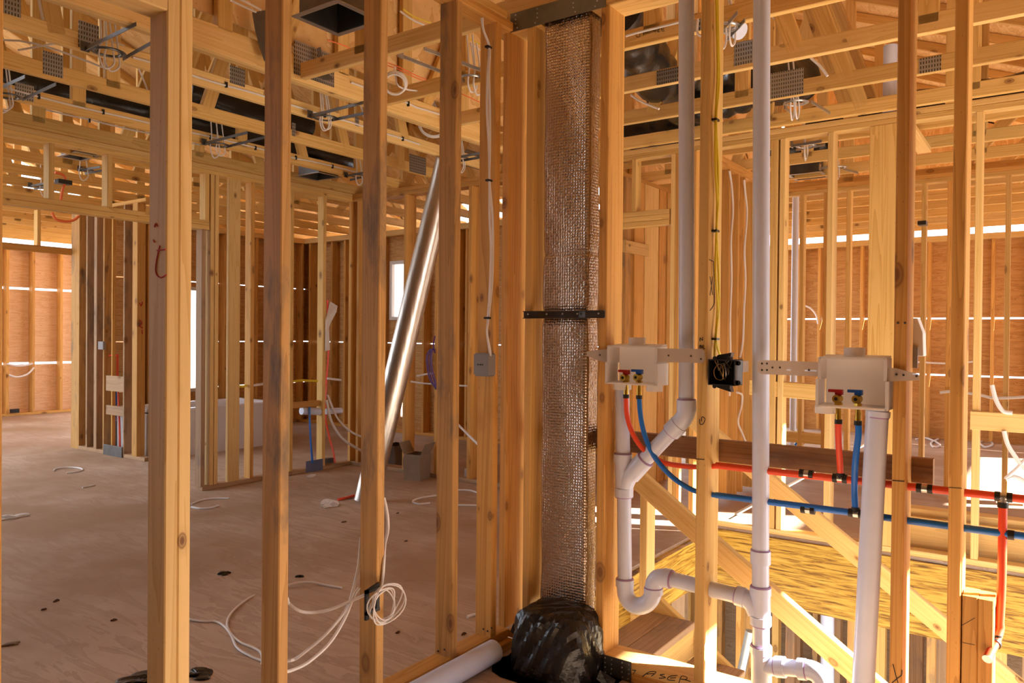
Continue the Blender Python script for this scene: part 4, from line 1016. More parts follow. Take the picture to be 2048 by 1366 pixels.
cable('electric_cable', [PZ(560, 1176, FL), PZ(580, 1169, FL+.01), PZ(602, 1165, FL+.012), PZ(625, 1165, FL+.008), PZ(655, 1171, FL), PZ(684, 1176, FL)], .0065, 'cable_white', 'short white cable end lying on the floor behind the second stud')

# ------------------------------------------------------------------ stairs with temporary rails
stair = empty('staircase', (3.45, 1.2, -1.2), 'wooden stairs going down behind the pipe wall', 'stairs')
for k_ in range(6):
    z, yn = -.19*(k_+1), 1.58-.275*k_
    for j in (0, 1):
        board('tread', (2.985, yn+.07+.1435*j, z-.019), (3.93, yn+.07+.1435*j, z-.019), .141, .038, 'weathered', (0, 1, 0), stair)
    if k_: board('riser', (2.985, yn+.29, z+.078), (3.93, yn+.29, z+.078), .15, .018, 'pine', (0, 0, 1), stair)
for x in (2.962, 3.952):
    a_ = Vector((x, 1.93, -.16)); b_ = Vector((x, .05, -.16-1.88*.69)); board('stringer', a_, b_, .038, .25, 'pine', (1, 0, 0), stair)
xr1, xr2 = 3.15, 4.0
rl = empty('stair_rail', PX(1300, 1160, xr1), 'near sloping rail board of the stairs with a rough post', 'rail')
a_, b_ = PX(1275, 957, xr1), PX(1589, 1234, xr1); board('rail_board', a_, a_+(b_-a_)*1.75, .038, .089, 'pine_light', (1, 0, 0), rl)
p1, p0 = PX(1292, 972, xr1+.04), PX(1292, 1168, xr1+.04)
board('rail_post', (p1.x+.02, p1.y, p0.z-.05), (p1.x+.02, p1.y, p1.z-.01), .085, .038, 'pine_light', (1, 0, 0), rl)
rl2 = empty('stair_rail', PX(1560, 1000, xr2), 'far sloping rail board of the stairs under the washer boxes', 'rail')
a_, b_ = PX(1589, 1006, xr2), PX(1719, 1114, xr2); d_ = (b_-a_); board('rail_board', a_-d_*1.95, a_+d_*4.2, .038, .089, 'pine_light', (1, 0, 0), rl2)

# ------------------------------------------------------------------ leaning sheet metal duct
A0 = PZ(731, 1001, .004); top = EYE+ray(893, 322)*((A0-EYE).dot(_f))
ax_ = (top-A0).normalized(); tocam = (EYE-(A0+top)/2); tocam = (tocam-ax_*tocam.dot(ax_)).normalized(); rt_ = ax_.cross(tocam)
if rt_.dot(RT) < 0: rt_ = -rt_
ld = empty('sheet_metal_duct', A0, 'shiny unrolled sheet metal duct sections leaning against the trusses', 'duct')
def arc_sheet(name, R, a0, a1, off, l0, l1, mat='sheet_metal'):
    bm = bmesh.new(); n = 22; rows = []
    for inner in (0, 1):
        for t_ in (l0, l1):
            row = []
            for i in range(n+1):
                an = math.radians(a0+(a1-a0)*i/n); rr = R-(.0012 if inner else 0)
                row.append(bm.verts.new(A0+ax_*t_+off+rt_*rr*math.sin(an)+tocam*rr*math.cos(an)))
            rows.append(row)
    for A, B in ((rows[0], rows[1]), (rows[2], rows[3]), (rows[0], rows[2]), (rows[1], rows[3])):
        for i in range(n): bm.faces.new((A[i], A[i+1], B[i+1], B[i]))
    for i in (0, n): bm.faces.new((rows[0][i], rows[1][i], rows[3][i], rows[2][i]))
    m = MB(); m.bm.free(); m.bm = bm
    return m.done(name, mat, ld, True)
LL = (top-A0).length
arc_sheet('sheet', .100, -62, 78, -tocam*.0, 0, LL)
arc_sheet('sheet', .092, -96, 60, -tocam*.01+rt_*.004, .02, LL-.03)
arc_sheet('sheet', .100, 40, 112, -tocam*.004+rt_*.006, .04, LL+.02)

# ------------------------------------------------------------------ bathtub and things in the left rooms
ty = 7.70; tx0, tx1, tyb, th = 4.37, 5.92, 8.50, .52
tub = empty('bathtub', ((tx0+tx1)/2, ty+.4, 0), 'white bathtub half hidden behind the studs', 'bathtub')
MB().box(tx0, tx1, ty, ty+.012, .0, th-.03).box(tx0, tx0+.012, ty, tyb, 0, th-.03).box(tx1-.012, tx1, ty, tyb, 0, th-.03).done('skirt', 'tub_white', tub, bevel=.003)
bm = bmesh.new()
def rect(z, i): return [bm.verts.new(p) for p in ((tx0-.0+i, ty-.01+i, z), (tx1-i, ty-.01+i, z), (tx1-i, tyb-i, z), (tx0+i, tyb-i, z))]
rs = [rect(th-.045, 0), rect(th, 0), rect(th, .075), rect(th-.02, .09), rect(.16, .17)]
for A, B in zip(rs, rs[1:]):
    for i in range(4): bm.faces.new((A[i], A[(i+1) % 4], B[(i+1) % 4], B[i]))
bm.faces.new(rs[-1])
m = MB(); m.bm.free(); m.bm = bm; m.done('basin', 'tub_white', tub, bevel=.012)
def blk(axis, c, px0, px1, py0, py1, d, mat, name, label, cat='block', group=None):
    """A block spanning the pixels on plane axis=c, d deep."""
    pl = (axis, c); a_, b_ = PT(px0, (py0+py1)/2, pl), PT(px1, (py0+py1)/2, pl); zt, zb = PT((px0+px1)/2, py0, pl).z, PT((px0+px1)/2, py1, pl).z
    zm = (zt+zb)/2
    if axis == 'x': o = board(name, (c+d/2, a_.y, zm), (c+d/2, b_.y, zm), d, zt-zb, mat, (1, 0, 0))
    else: o = board(name, (a_.x, c+d/2, zm), (b_.x, c+d/2, zm), d, zt-zb, mat, (0, 1, 0))
    return tag(o, label, cat, group)
blk('x', X5+.0, 212, 246, 752, 783, .038, 'weathered', 'fire_block', 'upper greyish block between studs behind the red tube loop')
blk('x', X5+.0, 212, 246, 812, 831, .038, 'weathered', 'fire_block', 'lower block between studs above the red and blue tubes')
def q5(px, py): return PX(px, py, X5+.06)
cable('water_tube', [q5(217, 850), q5(216, 790), q5(214, 712), q5(217, 711), q5(232, 711), q5(235, 713), q5(235, 750), q5(237, 800), q5(239, 850), q5(240, 905)], .011, 'pex_red', 'red tube bent into a loop in the left partition', 'water tube', n=3)
cable('water_tube', [q5(230, 760), q5(232, 800), q5(230, 840), q5(224, 890), q5(222, 905)], .011, 'pex_blue', 'blue tube beside the red loop in the left partition', 'water tube', n=4)
def pbox(axis, c, px0, px1, py0, py1, d, mat, name, label, cat, bev=.002):
    pl = (axis, c); a_, b_ = PT(px0, (py0+py1)/2, pl), PT(px1, (py0+py1)/2, pl); zt, zb = PT((px0+px1)/2, py0, pl).z, PT((px0+px1)/2, py1, pl).z
    b = MB()
    if axis == 'x': b.box(c, c+d, min(a_.y, b_.y), max(a_.y, b_.y), zb, zt)
    else: b.box(min(a_.x, b_.x), max(a_.x, b_.x), c, c+d, zb, zt)
    return tag(b.done(name, mat, bevel=bev), label, cat)
pbox('x', X5-.016, 206, 243, 891, 922, .012, 'steel_dark', 'nail_plate', 'grey metal plate at the foot of the left partition tubes', 'metal plate')
pbox('x', X5-.03, 196, 206, 683, 699, .03, 'grey_box', 'switch_box', 'small grey switch box on the left partition', 'switch box')
pbox('x', X5+.30, 223, 240, 842, 900, .02, 'black_plastic', 'access_cover', 'black access panel of the tub behind the blue tube', 'panel')
# things at the wall across the big room
pbox('y', Y3-.006, 612, 646, 920, 948, .004, 'blue_steel', 'nail_plate', 'blue steel plate on the floor plate across the room', 'metal plate')
def q3(px, py, dy=-.008): return PY(px, py, Y3+dy)
cable('water_tube', [q3(619, 814), q3(620, 850), q3(622, 890), q3(625, 926)], .010, 'pex_blue', 'blue tube rising from the blue steel plate', 'water tube')
cable('water_tube', [q3(655, 600, .12), q3(657, 700, .12), q3(653, 760, .12), q3(651, 800, .12), q3(652, 840, .12), q3(660, 880, .1), q3(666, 900, .08), q3(670, 927, .05)], .010, 'pex_red', 'red tube hanging right of the blue-plate stud', 'water tube')
pbox('y', Y3+.05, 650, 667, 917, 926, .05, 'steel_dark', 'outlet_box', 'small dark box at the foot of the red tube', 'junction box')
blk('y', Y3+.03, 583, 640, 803, 815, .038, 'fir', 'fire_block', 'horizontal block above the short white pipe across the room')
yy = Y3+.045
b = MB().tube([PY(603, 822, yy), PY(644, 823, yy)], .036, 18); tag(b.done('drain_pipe', 'pvc', None, True), 'short white pipe left of the blue-plate stud', 'pipe')
b = MB().tube([PY(652, 823, yy), PY(682, 821, yy)], .030, 18); tag(b.done('drain_pipe', 'pvc', None, True), 'short white pipe right of the blue-plate stud', 'pipe')
bm = bmesh.new(); v = [bm.verts.new(PY(a_, b_, Y3+.1-.02*i)) for i, (a_, b_) in enumerate(((661, 603), (675, 612), (673, 624), (660, 648), (658, 657), (660, 700), (651, 702), (652, 640)))]
bm.faces.new(v); r_ = bmesh.ops.extrude_face_region(bm, geom=bm.faces[:]); bmesh.ops.translate(bm, verts=[g_ for g_ in r_['geom'] if isinstance(g_, bmesh.types.BMVert)], vec=(0, .006, 0))
m = MB(); m.bm.free(); m.bm = bm; tag(m.done('plastic_sleeve', 'paper_white'), 'white folded sleeve hanging by the red tube', 'sleeve')
for i, (pts, lb) in enumerate((([(472, 771), (484, 773), (493, 771)], 'yellow striped cable end through the broad nail-holed stud'),
        ([(505, 771), (526, 768)], 'yellow striped cable left of the stained near stud'),
        ([(584, 763), (604, 761), (635, 762)], 'yellow striped cable left of the blue-plate stud'),
        ([(655, 757), (682, 760)], 'yellow striped cable right of the blue-plate stud'))):
    cable('electric_cable', [q3(a_, b_, .045) for a_, b_ in pts], .011, 'cable_yellow' if i in (0, 2) else 'cable_white', lb)
cable('electric_cable', [q3(655, 790, .02), q3(664, 812, .0), q3(676, 838, -.06), PX(700, 862, 5.3), PX(722, 873, X4-.01)], .010, 'cable_white', 'upper white cable drooping to the corner of the big room')
cable('electric_cable', [q3(653, 800, .02), q3(662, 840, .0), q3(680, 872, -.06), PX(703, 890, 5.3), PX(724, 902, X4-.01)], .013, 'cable_white', 'thicker white cable drooping to the corner of the big room')
cable('electric_cable', [PX(866, 665, 5.0), PX(869, 700, 5.0), PX(868, 706, 5.0)], .008, 'cable_purple', 'dark cable leading to the purple coil') if False else None
pc = empty('cable_coil', PX(862, 735, 5.40), 'purple cable coil hanging left of the dark-stained stud', 'cable')
for i, (dx, dy) in enumerate(((0, 0), (3, 1), (7, 0), (10, -1))):
    MB().tube(smooth_path([PX(870, 700, 5.40), PX(860-dx*.0+dx*.6, 699+dy, 5.40), PX(853+dx, 715, 5.40), PX(855+dx, 740, 5.40), PX(861+dx, 762, 5.40), PX(872, 778+dy, 5.40)], 5), .006, 6).done('cable', 'cable_purple', pc, True)
MB().tube(smooth_path([PX(870, 672, 5.40), PX(867, 690, 5.40), PX(870, 706, 5.40)], 4), .0065, 6).done('cable', 'cable_purple', pc, True)
cable('electric_cable', [PX(905, 838, 4.9), PX(925, 858, 4.6), PX(945, 878, 4.3), PX(966, 898, 4.0)], .009, 'cable_white', 'white cable slanting down left of the corner stud')
cable('electric_cable', [PX(834, 752, X4+.05), PX(850, 749, X4+.05), PX(868, 746, X4+.05)], .009, 'cable_white', 'white cable crossing behind the leaning sheet metal duct')
cable('electric_cable', [PX(822, 763, X4+.03), PX(850, 767, X4+.03), PX(885, 769, X4+.03), PX(935, 772, X4+.03)], .008, 'cable_white', 'lower white cable crossing the side wall of the big room')
# cardboard boxes
def carton(name, c, w, d, h, rot, mat, label, flaps=True):
    e = empty(name, c, label, 'cardboard box'); b = MB(); t = .004
    R_ = Matrix.Rotation(rot, 4, 'Z')
    for q in ((-w/2, w/2, -d/2, -d/2+t), (-w/2, w/2, d/2-t, d/2), (-w/2, -w/2+t, -d/2, d/2), (w/2-t, w/2, -d/2, d/2)): b.box(q[0], q[1], q[2], q[3], 0, h)
    b.box(-w/2, w/2, -d/2, d/2, 0, t)
    bmesh.ops.subdivide_edges(b.bm, edges=b.bm.edges[:], cuts=4, use_grid_fill=True)
    rnd = random.Random(2)
    for v in b.bm.verts:
        k_ = v.co.z/h; v.co.x += .012*math.sin(v.co.z*22+v.co.y*9)*k_; v.co.y += .014*math.sin(v.co.z*19+v.co.x*11)*k_
    bmesh.ops.transform(b.bm, matrix=Matrix.Translation(c) @ R_, verts=b.bm.verts[:]); b.done('carton_body', mat, e)
    if flaps:
        for y, sg in ((-d/2, -1), (d/2, 1)):
            b = MB(); b.prism([(y, h), (y+sg*.05, h+.10), (y+sg*.054, h+.10), (y+sg*.004, h)], 'x', -w/2, w/2)
            bmesh.ops.transform(b.bm, matrix=Matrix.Translation(c) @ R_, verts=b.bm.verts[:]); b.done('flap', mat, e)
    return e
carton('cardboard_box', PZ(845, 958, .0)+Vector((-.02, .05, 0)), .20, .17, .24, .25, 'cardboard', 'crushed open cardboard box on the floor by the side wall')
carton('cardboard_box', PZ(806, 940, .0)+Vector((.14, .24, 0)), .26, .2, .22, .1, 'cardboard_dark', 'dark cardboard box behind the leaning sheet metal duct', False)
b = MB().tube([PZ(918, 958, .05)+Vector((.2, .1, 0)), PZ(948, 958, .05)+Vector((.2, .1, 0))], .055, 18); tag(b.done('loose_pipe', 'pvc', None, True), 'white pipe end on the floor left of the corner stud', 'pipe')

# ------------------------------------------------------------------ odds and ends on the floor
GF = 'white cable offcuts on the floor of the big room'
for pts, lb in (([(108, 942), (112, 938), (135, 935), (158, 936), (165, 940), (152, 944), (133, 946)], 'curled white cable offcut on the floor at far left'),
                ([(383, 1008), (400, 1001), (425, 997), (458, 997)], 'upper white offcut right of the red-marked stud'),
                ([(383, 1014), (400, 1017), (420, 1016), (437, 1011)], 'lower white offcut right of the red-marked stud'),
                ([(872, 991), (845, 995), (828, 1000), (826, 1004), (838, 1008), (860, 1006)], 'hooked white offcut left of the dark-stained stud'),
                ([(914, 980), (940, 981), (962, 988)], 'white cable on the floor right of the dark-stained stud'),
                ([(915, 1010), (962, 1011)], 'straight white cable on the floor before the corner stud'),
                ([(934, 1234), (945, 1230), (958, 1228)], 'short white offcut at the foot of the corner stud'),
                ([(165, 975), (180, 972), (190, 970)], 'thin pale offcut on the floor left of the red-marked stud')):
    pcable('cable_offcut', [(a_, b_, 'z', .006) for a_, b_ in pts], .0075, 'cable_white', lb, 'cable', GF)
def scrap(px, py, w, h, mat, label, cat='scrap', z=.012, seed=1, name='plastic_scrap', z0=0):
    rnd = random.Random(seed); c = PZ(px, py, z0); bm = bmesh.new(); bmesh.ops.create_icosphere(bm, subdivisions=3, radius=1)
    k_ = [(rnd.uniform(2, 7), rnd.uniform(2, 7), rnd.random()*6) for _ in range(5)]
    for v in bm.verts:
        n = v.co.copy(); f = 1+.45*sum(math.sin(n.x*a+n.y*b_+p) for a, b_, p in k_)/3
        v.co = c+Vector((n.x*w*f, n.y*h*f, max(0, n.z*.9+.3)*z*f))
    m = MB(); m.bm.free(); m.bm = bm
    return tag(m.done(name, mat), label, cat)
scrap(447, 1148, .028, .03, 'black_sheet', 'black scrap on the floor left of the stained stud', z=.01, seed=3)
scrap(600, 1154, .018, .018, 'black_sheet', 'small black scrap right of the stained stud', z=.008, seed=4)
scrap(268, 1360, .07, .05, 'black_sheet', 'black plastic scrap left of the red-marked stud foot', z=.008, seed=5)
scrap(402, 1350, .04, .05, 'black_sheet', 'black plastic scrap right of the red-marked stud foot', z=.010, seed=6)
scrap(660, 1012, .07, .05, 'paper_white', 'crumpled white wrap on the floor by the sheet metal', z=.035, seed=8)
pcable('red_tube_end', [(676, 999, 'z', .012), (690, 996, 'z', .012), (708, 991, 'z', .012)], .011, 'pex_red', 'short red tube lying at the foot of the sheet metal', 'water tube')
scrap(22, 1037, .10, .035, 'paper_white', 'twisted white wrap on the floor at the left edge', z=.02, seed=9)
scrap(20, 1290, .035, .02, 'cardboard', 'torn beige scrap on the floor at lower left', z=.006, seed=12)
scrap(623, 954, .04, .02, 'paper_white', 'small white scrap below the blue steel plate', z=.02, seed=13)
GC = 'wood chips on the near floor'
for i, (px, py) in enumerate(((112, 1203), (88, 1220), (229, 1241), (690, 1044), (795, 1027), (812, 1083), (795, 1266), (928, 1269), (686, 1045))):
    scrap(px, py, .012, .006, 'chip', f'{ORD[i]} dark wood chip on the big room floor, counted from the left' if i < 3 else f'dark wood chip, {("by the sheet metal", "right of the white wrap", "behind the bracket stud", "right of the coiled cable", "beside the corner stud foot", "under the wrap")[i-3]}', 'wood chip', .006, 20+i, 'wood_chip')

# ------------------------------------------------------------------ ceiling: boots, box hangers, cables, black ducts
def boot(name, p1, p2, p3, h, label, z=2.782):
    a_, b_, c_ = PZ(*p1, z), PZ(*p2, z), PZ(*p3, z)
    xs = sorted((a_.x, b_.x, c_.x)); ys = sorted((a_.y, b_.y, c_.y)); x0, x1, y0, y1 = xs[0], xs[-1], ys[0], ys[-1]
    e = empty(name, ((x0+x1)/2, (y0+y1)/2, z), label, 'duct boot'); w = .028
    b = MB().box(x0, x1, y0, y0+w, z-.003, z).box(x0, x1, y1-w, y1, z-.003, z).box(x0, x0+w, y0+w, y1-w, z-.003, z).box(x1-w, x1, y0+w, y1-w, z-.003, z)
    b.done('flange', 'galv', e)
    b = MB(); t = .002
    b.box(x0+w, x1-w, y0+w-t, y0+w, z, z+h).box(x0+w, x1-w, y1-w, y1-w+t, z, z+h).box(x0+w-t, x0+w, y0+w, y1-w, z, z+h).box(x1-w, x1-w+t, y0+w, y1-w, z, z+h)
    b.done('collar', 'steel_dark', e)
    MB().box(x0+w, x1-w, y0+w, y1-w, z+h, z+h+.004).done('cap', 'black_plastic', e)  # black sheet stands in for the shaded inside of the open boot
    return e
boot('duct_boot', (677, 72), (583, 31), (739, 28), .20, 'large open metal duct boot overhead behind the near studs')
boot('duct_boot', (636, 362), (604, 349), (676, 352), .12, 'metal duct boot above the corner of the big room')
boot('duct_boot', (165, 322), (118, 311), (196, 311), .12, 'metal duct boot beyond the wide opening')
boot('duct_boot', (1594, 361), (1572, 350), (1652, 348), .12, 'metal duct boot beyond the stairwell wall')
def hanger(bars, ring, r, label, z=2.764, mat='steel_dark', loops=2, seed=0):
    e = empty('box_hanger', PZ(*ring, z), label, 'box hanger')
    for (p, q) in bars:
        a_, b_ = PZ(*p, z), PZ(*q, z); board('bar', a_, b_, .020, .004, mat, (0, 0, 1), e)
    c = PZ(*ring, z); b = MB(); b.torus(c, r, .006, (0, 0, 1), 24, 6)
    n = 24
    for k_ in range(n):
        t0, t1 = 2*math.pi*k_/n, 2*math.pi*(k_+1)/n
        f = [b.bm.verts.new(c+Vector((rr*math.cos(t_), rr*math.sin(t_), 0))) for rr, t_ in ((r, t0), (r, t1), (r*1.35, t1), (r*1.35, t0))]; b.bm.faces.new(f)
    b.done('ring', mat, e, True)
    p = PZ(*bars[0][0], z); b = MB(); b.box(p.x-.02, p.x+.02, p.y-.004, p.y+.004, z-.012, z+.035); b.done('end_bracket', mat, e)
    rnd = random.Random(seed)
    for i in range(loops):
        d_ = Vector((rnd.uniform(-.03, .03), rnd.uniform(-.03, .03), 0)); s_ = rnd.uniform(.07, .11)
        MB().tube(smooth_path([c+d_+Vector((-.02, .02, .25)), c+d_+Vector((-.02, 0, .06)), c+d_+Vector((-.03, 0, -.03)), c+d_+Vector((.0, .0, -s_)), c+d_+Vector((.045, .0, -s_*.6)), c+d_+Vector((.04, .0, .02)), c+d_+Vector((.03, .03, .22))], 5), .0048, 6).done('cable_loop', 'cable_white', e, True)
    return e
HL = (('H', ((170, 98), (272, 48)), ((246, 118), (306, 84)), (216, 104), .062, 'box hanger with cable loops at upper left before the doubled stud'),
      ('H', ((-14, 182), (50, 153)), ((45, 199), (112, 168)), (14, 192), .062, 'box hanger with cable loop at the left edge'),
      ('H', ((408, 287), (495, 265)), ((452, 294), (532, 274)), (437, 290), .062, 'box hanger left of the stained near stud'),
      ('H', ((620, 232), (727, 205)), ((664, 240), (732, 226)), (651, 236), .062, 'box hanger right of the stained near stud'),
      ('H', ((692, 352), (735, 344)), ((700, 360), (742, 350)), (716, 352), .055, 'box hanger beside the bathtub-side duct boot'),
      ('H', ((897, 318), (962, 306)), ((905, 324), (966, 314)), (921, 317), .055, 'box hanger left of the stapled white cable'))
for i, (_, b1, b2, rg, r_, lb) in enumerate(HL): hanger((b1, b2), rg, r_, lb, seed=i)
hanger((((801, 111), (955, 172)), ((848, 97), (975, 145))), (941, 158), .062, 'bright box hanger left of the white stapled cable', z=2.80, mat='galv', seed=9)
hanger((((1571, 216), (1598, 240)), ((1622, 203), (1660, 226))), (1592, 206), .055, 'box hanger over the stairwell by the toothed plates', mat='galv', seed=10)
hanger((((1584, 292), (1644, 282)), ((1592, 300), (1650, 289))), (1612, 292), .055, 'box hanger beyond the stairwell wall near the pair of studs', mat='galv', seed=11)
hanger((((1640, 337), (1676, 330)), ((1688, 338), (1716, 346))), (1678, 335), .05, 'far box hanger left of the broad flat stud', mat='galv', loops=1, seed=12)
hanger((((1440, 65), (1475, 25)), ((1455, 78), (1490, 40))), (1452, 55), .05, 'box hanger above the yellow cables', mat='galv', seed=13)
hanger((((160, 340), (200, 334)), ((170, 347), (212, 340))), (172, 340), .05, 'far box hanger beyond the wide opening', loops=1, seed=14)
hanger((((60, 372), (98, 365)), ((68, 378), (108, 371))), (78, 372), .05, 'second far box hanger beyond the wide opening', loops=1, seed=15)
def chord_cable(y, x0, x1, z, lab, n_st=6, r=.006):
    e = empty('cable_run', (x0, y, z), lab, 'cable'); rnd = random.Random(int(y*100)); pts = []
    for i in range(13): pts.append((x0+(x1-x0)*i/12, y-.006, z+rnd.uniform(-.006, .006)))
    MB().tube(smooth_path(pts, 3), r, 6).done('cable', 'cable_white', e, True)
    for i in range(n_st):
        x = x0+(x1-x0)*(i+.5)/n_st; MB().box(x-.006, x+.006, y-.014, y, z-.016, z+.016).done('staple', 'black_plastic', e)
chord_cable(4.06-.019, 2.15, 4.4, 2.815, 'white cable stapled along the first truss beyond the girder')
chord_cable(5.28-.019, 2.0, 5.2, 2.825, 'white cable stapled along the third truss beyond the girder', 8)
chord_cable(5.89-.020, 2.5, 3.7, 2.91, 'white cable resting on the wall across the big room', 2)
chord_cable(3.505-.001, 3.2, 4.2, 2.86, 'white cable stapled on the girder face', 3)
def coil(px, py, R, y, label, mat='cable_white'):
    c = PY(px, py, y); e = empty('cable_coil', c, label, 'cable'); n = (EYE-c).normalized(); x = RT; u = n.cross(x); rnd = random.Random(px)
    for i in range(5):
        o = c+n*.006*i+x*rnd.uniform(-.006, .006)+u*rnd.uniform(-.006, .006)
        MB().torus(o, R*(1-.03*i), .005, n, 36, 6, 1, 1.08).done('cable', mat, e, True)
    MB().tube(smooth_path([c+u*R*1.05*(1 if u.z > 0 else -1), c+Vector((0, 0, R*1.5)), Vector((c.x+.05, c.y+(.02 if y < 3.5 else -.06), 2.80)), Vector((min(BX, key=lambda q_: abs(q_-c.x)), c.y, 2.81)) if y < 3.5 else Vector((c.x+.04, 3.585, 2.82))], 4), .005, 6).done('cable', mat, e, True)
coil(790, 167, .062, 3.15, 'white cable coil hanging right of the bracket stud')
coil(868, 245, .105, 3.75, 'larger grey-white cable coil left of the dark-stained stud')
GO = 'orange strings under the trusses'
for pts, lb in (([(655, 80), (690, 92), (722, 108), (742, 112)], 'orange string below the large duct boot'), ([(772, 124), (800, 135), (835, 152), (880, 170)], 'upper orange string left of the dark-stained stud'),
                ([(772, 130), (800, 140), (835, 157), (880, 174)], 'lower orange string left of the dark-stained stud'), ([(924, 188), (968, 208)], 'orange string end left of the stapled cable')):
    pcable('orange_string', [(a_, b_, 'y', 3.30) for a_, b_ in pts], .0035, 'cable_orange', lb, 'string', GO)
cable('orange_cable', [PY(110, 345, 7.3), PY(126, 350, 7.3), PY(130, 362, 7.3), PY(124, 385, 7.3), PY(122, 400, 7.3)], .012, 'cable_orange', 'orange cable drooping above the wide opening')
cable('orange_cable', [PY(104, 425, 8.6), PY(112, 438, 8.6), PY(130, 443, 8.6), PY(148, 440, 8.6), PY(158, 432, 8.6)], .014, 'cable_orange', 'orange tube sagging below the wide opening header')
pbox('y', 7.28, 117, 145, 359, 368, .08, 'black_plastic', 'ceiling_box', 'black ceiling box above the wide opening', 'junction box')
for i, (x0, y0, x1, y1) in enumerate(((1.9, 4.8, 2.5, 4.3), (2.1, 4.3, 2.8, 5.0), (1.6, 5.2, 2.3, 4.6), (3.2, 4.4, 3.9, 5.2), (3.6, 3.9, 4.4, 4.6))):
    cable('electric_cable', [(x0, y0, 2.93), ((x0+x1)/2, (y0+y1)/2, 3.02+.05*(i % 2)), (x1, y1, 2.90)], .006, 'cable_white', f'{ORD[i]} white cable slanting through the truss webs on the left', group='cables through the left trusses')
def flex(name, pts, r, label, mat='black_sheet'):
    path = smooth_path(pts, 10); rr = [r*(1+.07*math.sin(i*1.3)) for i in range(len(path))]
    return tag(MB().tube(path, rr, 20).done(name, mat, None, True), label, 'flexible duct')
flex('flexible_duct', [(1.9, 5.62, 2.99), (2.6, 5.60, 2.98), (3.4, 5.55, 3.0), (4.1, 5.55, 3.02), (5.0, 5.65, 3.0), (5.6, 5.9, 3.1)], .115, 'black flexible duct lying above the wall across the big room')
flex('flexible_duct', [(3.0, 4.95, 3.02), (3.55, 4.98, 3.0), (4.1, 5.0, 3.03)], .10, 'short black flexible duct between trusses left of the stained stud')
flex('flexible_duct', [PZ(1225, 10, 3.02), PZ(1262, 75, 3.05), PZ(1310, 150, 3.03), PZ(1365, 205, 3.02), PZ(1450, 190, 3.02), PZ(1515, 170, 3.05), PZ(1600, 160, 3.2)], .15, 'black film-wrapped flexible duct over the stairwell')
flex('flexible_duct', [PZ(1230, 265, 3.0), PZ(1300, 262, 3.0), PZ(1360, 252, 3.02), PZ(1400, 246, 3.1)], .14, 'black flexible duct above the stairwell wall')
flex('flexible_duct', [(6.2, 1.6, 3.0), (6.2, .9, 3.0), (6.15, .2, 3.0), (6.1, -.5, 3.02)], .13, 'black flexible duct beyond the stairwell wall at right')
flex('flexible_duct', [(6.75, 2.1, 3.0), (6.78, 1.8, 2.99), (6.75, 1.55, 3.0)], .11, 'short black flexible duct behind the pair of studs')
# big toothed plate and grey flashing on the girder
gp = MB(); a_, b_ = PY(588, 120, 3.503), PY(668, 150, 3.503); gp.box(a_.x, b_.x, 3.500, 3.503, 2.80, 2.99); tag(gp.done('gusset_plate', 'toothed_plate'), 'large toothed plate on the girder truss', 'truss plate')
def sheet(name, pts, mat, label, cat, th_=.002):
    bm = bmesh.new(); n = len(pts)//2
    L_ = [bm.verts.new(p) for p in pts[:n]]; R_ = [bm.verts.new(p) for p in pts[n:]]
    for i in range(n-1): bm.faces.new((L_[i], L_[i+1], R_[i+1], R_[i]))
    bmesh.ops.recalc_face_normals(bm, faces=bm.faces[:])
    bmesh.ops.solidify(bm, geom=bm.faces[:], thickness=th_)
    m = MB(); m.bm.free(); m.bm = bm; return tag(m.done(name, mat), label, cat)
yg = 3.46
sheet('flashing_strip', [PY(504, 25, yg), PY(510, 60, yg), PY(519, 95, yg), PY(528, 122, yg), PY(532, 20, yg), PY(534, 50, yg), PY(536, 90, yg), PY(540, 124, yg)], 'steel_dark', 'dark bent metal strip on the girder left of the duct boot', 'metal strip')
sheet('flashing_strip', [PY(634, 96, yg), PY(636, 120, yg), PY(638, 140, yg), PY(645, 160, yg), PY(641, 94, yg), PY(645, 118, yg), PY(652, 142, yg), PY(668, 160, yg)], 'steel_dark', 'dark bent metal strip hanging below the duct boot', 'metal strip')
GW = 'white cables at the upper left roof'
for pts, lb in (([(460, 0), (490, 14), (512, 24)], 'upper left white cable above the girder'), ([(476, -4), (500, 8), (522, 20)], 'white cable above the girder next to the dark strip'),
                ([(800, 22), (822, 38), (848, 50)], 'white cable pair right of the bracket stud top'), ([(930, 82), (948, 92), (966, 104)], 'white cable left of the corner stud top')):
    pcable('electric_cable', [(a_, b_, 'y', 3.2) for a_, b_ in pts], .0055, 'cable_white', lb, 'cable', GW)
pcable('electric_cable', [(806, 18, 'y', 3.2), (830, 34, 'y', 3.2), (862, 46, 'y', 3.2)], .0045, 'cable_yellow', 'yellow cable right of the bracket stud top')
pcable('electric_cable', [(924, 74, 'y', 3.2), (945, 80, 'y', 3.2), (966, 92, 'y', 3.2)], .0045, 'cable_yellow', 'yellow cable left of the corner stud top')
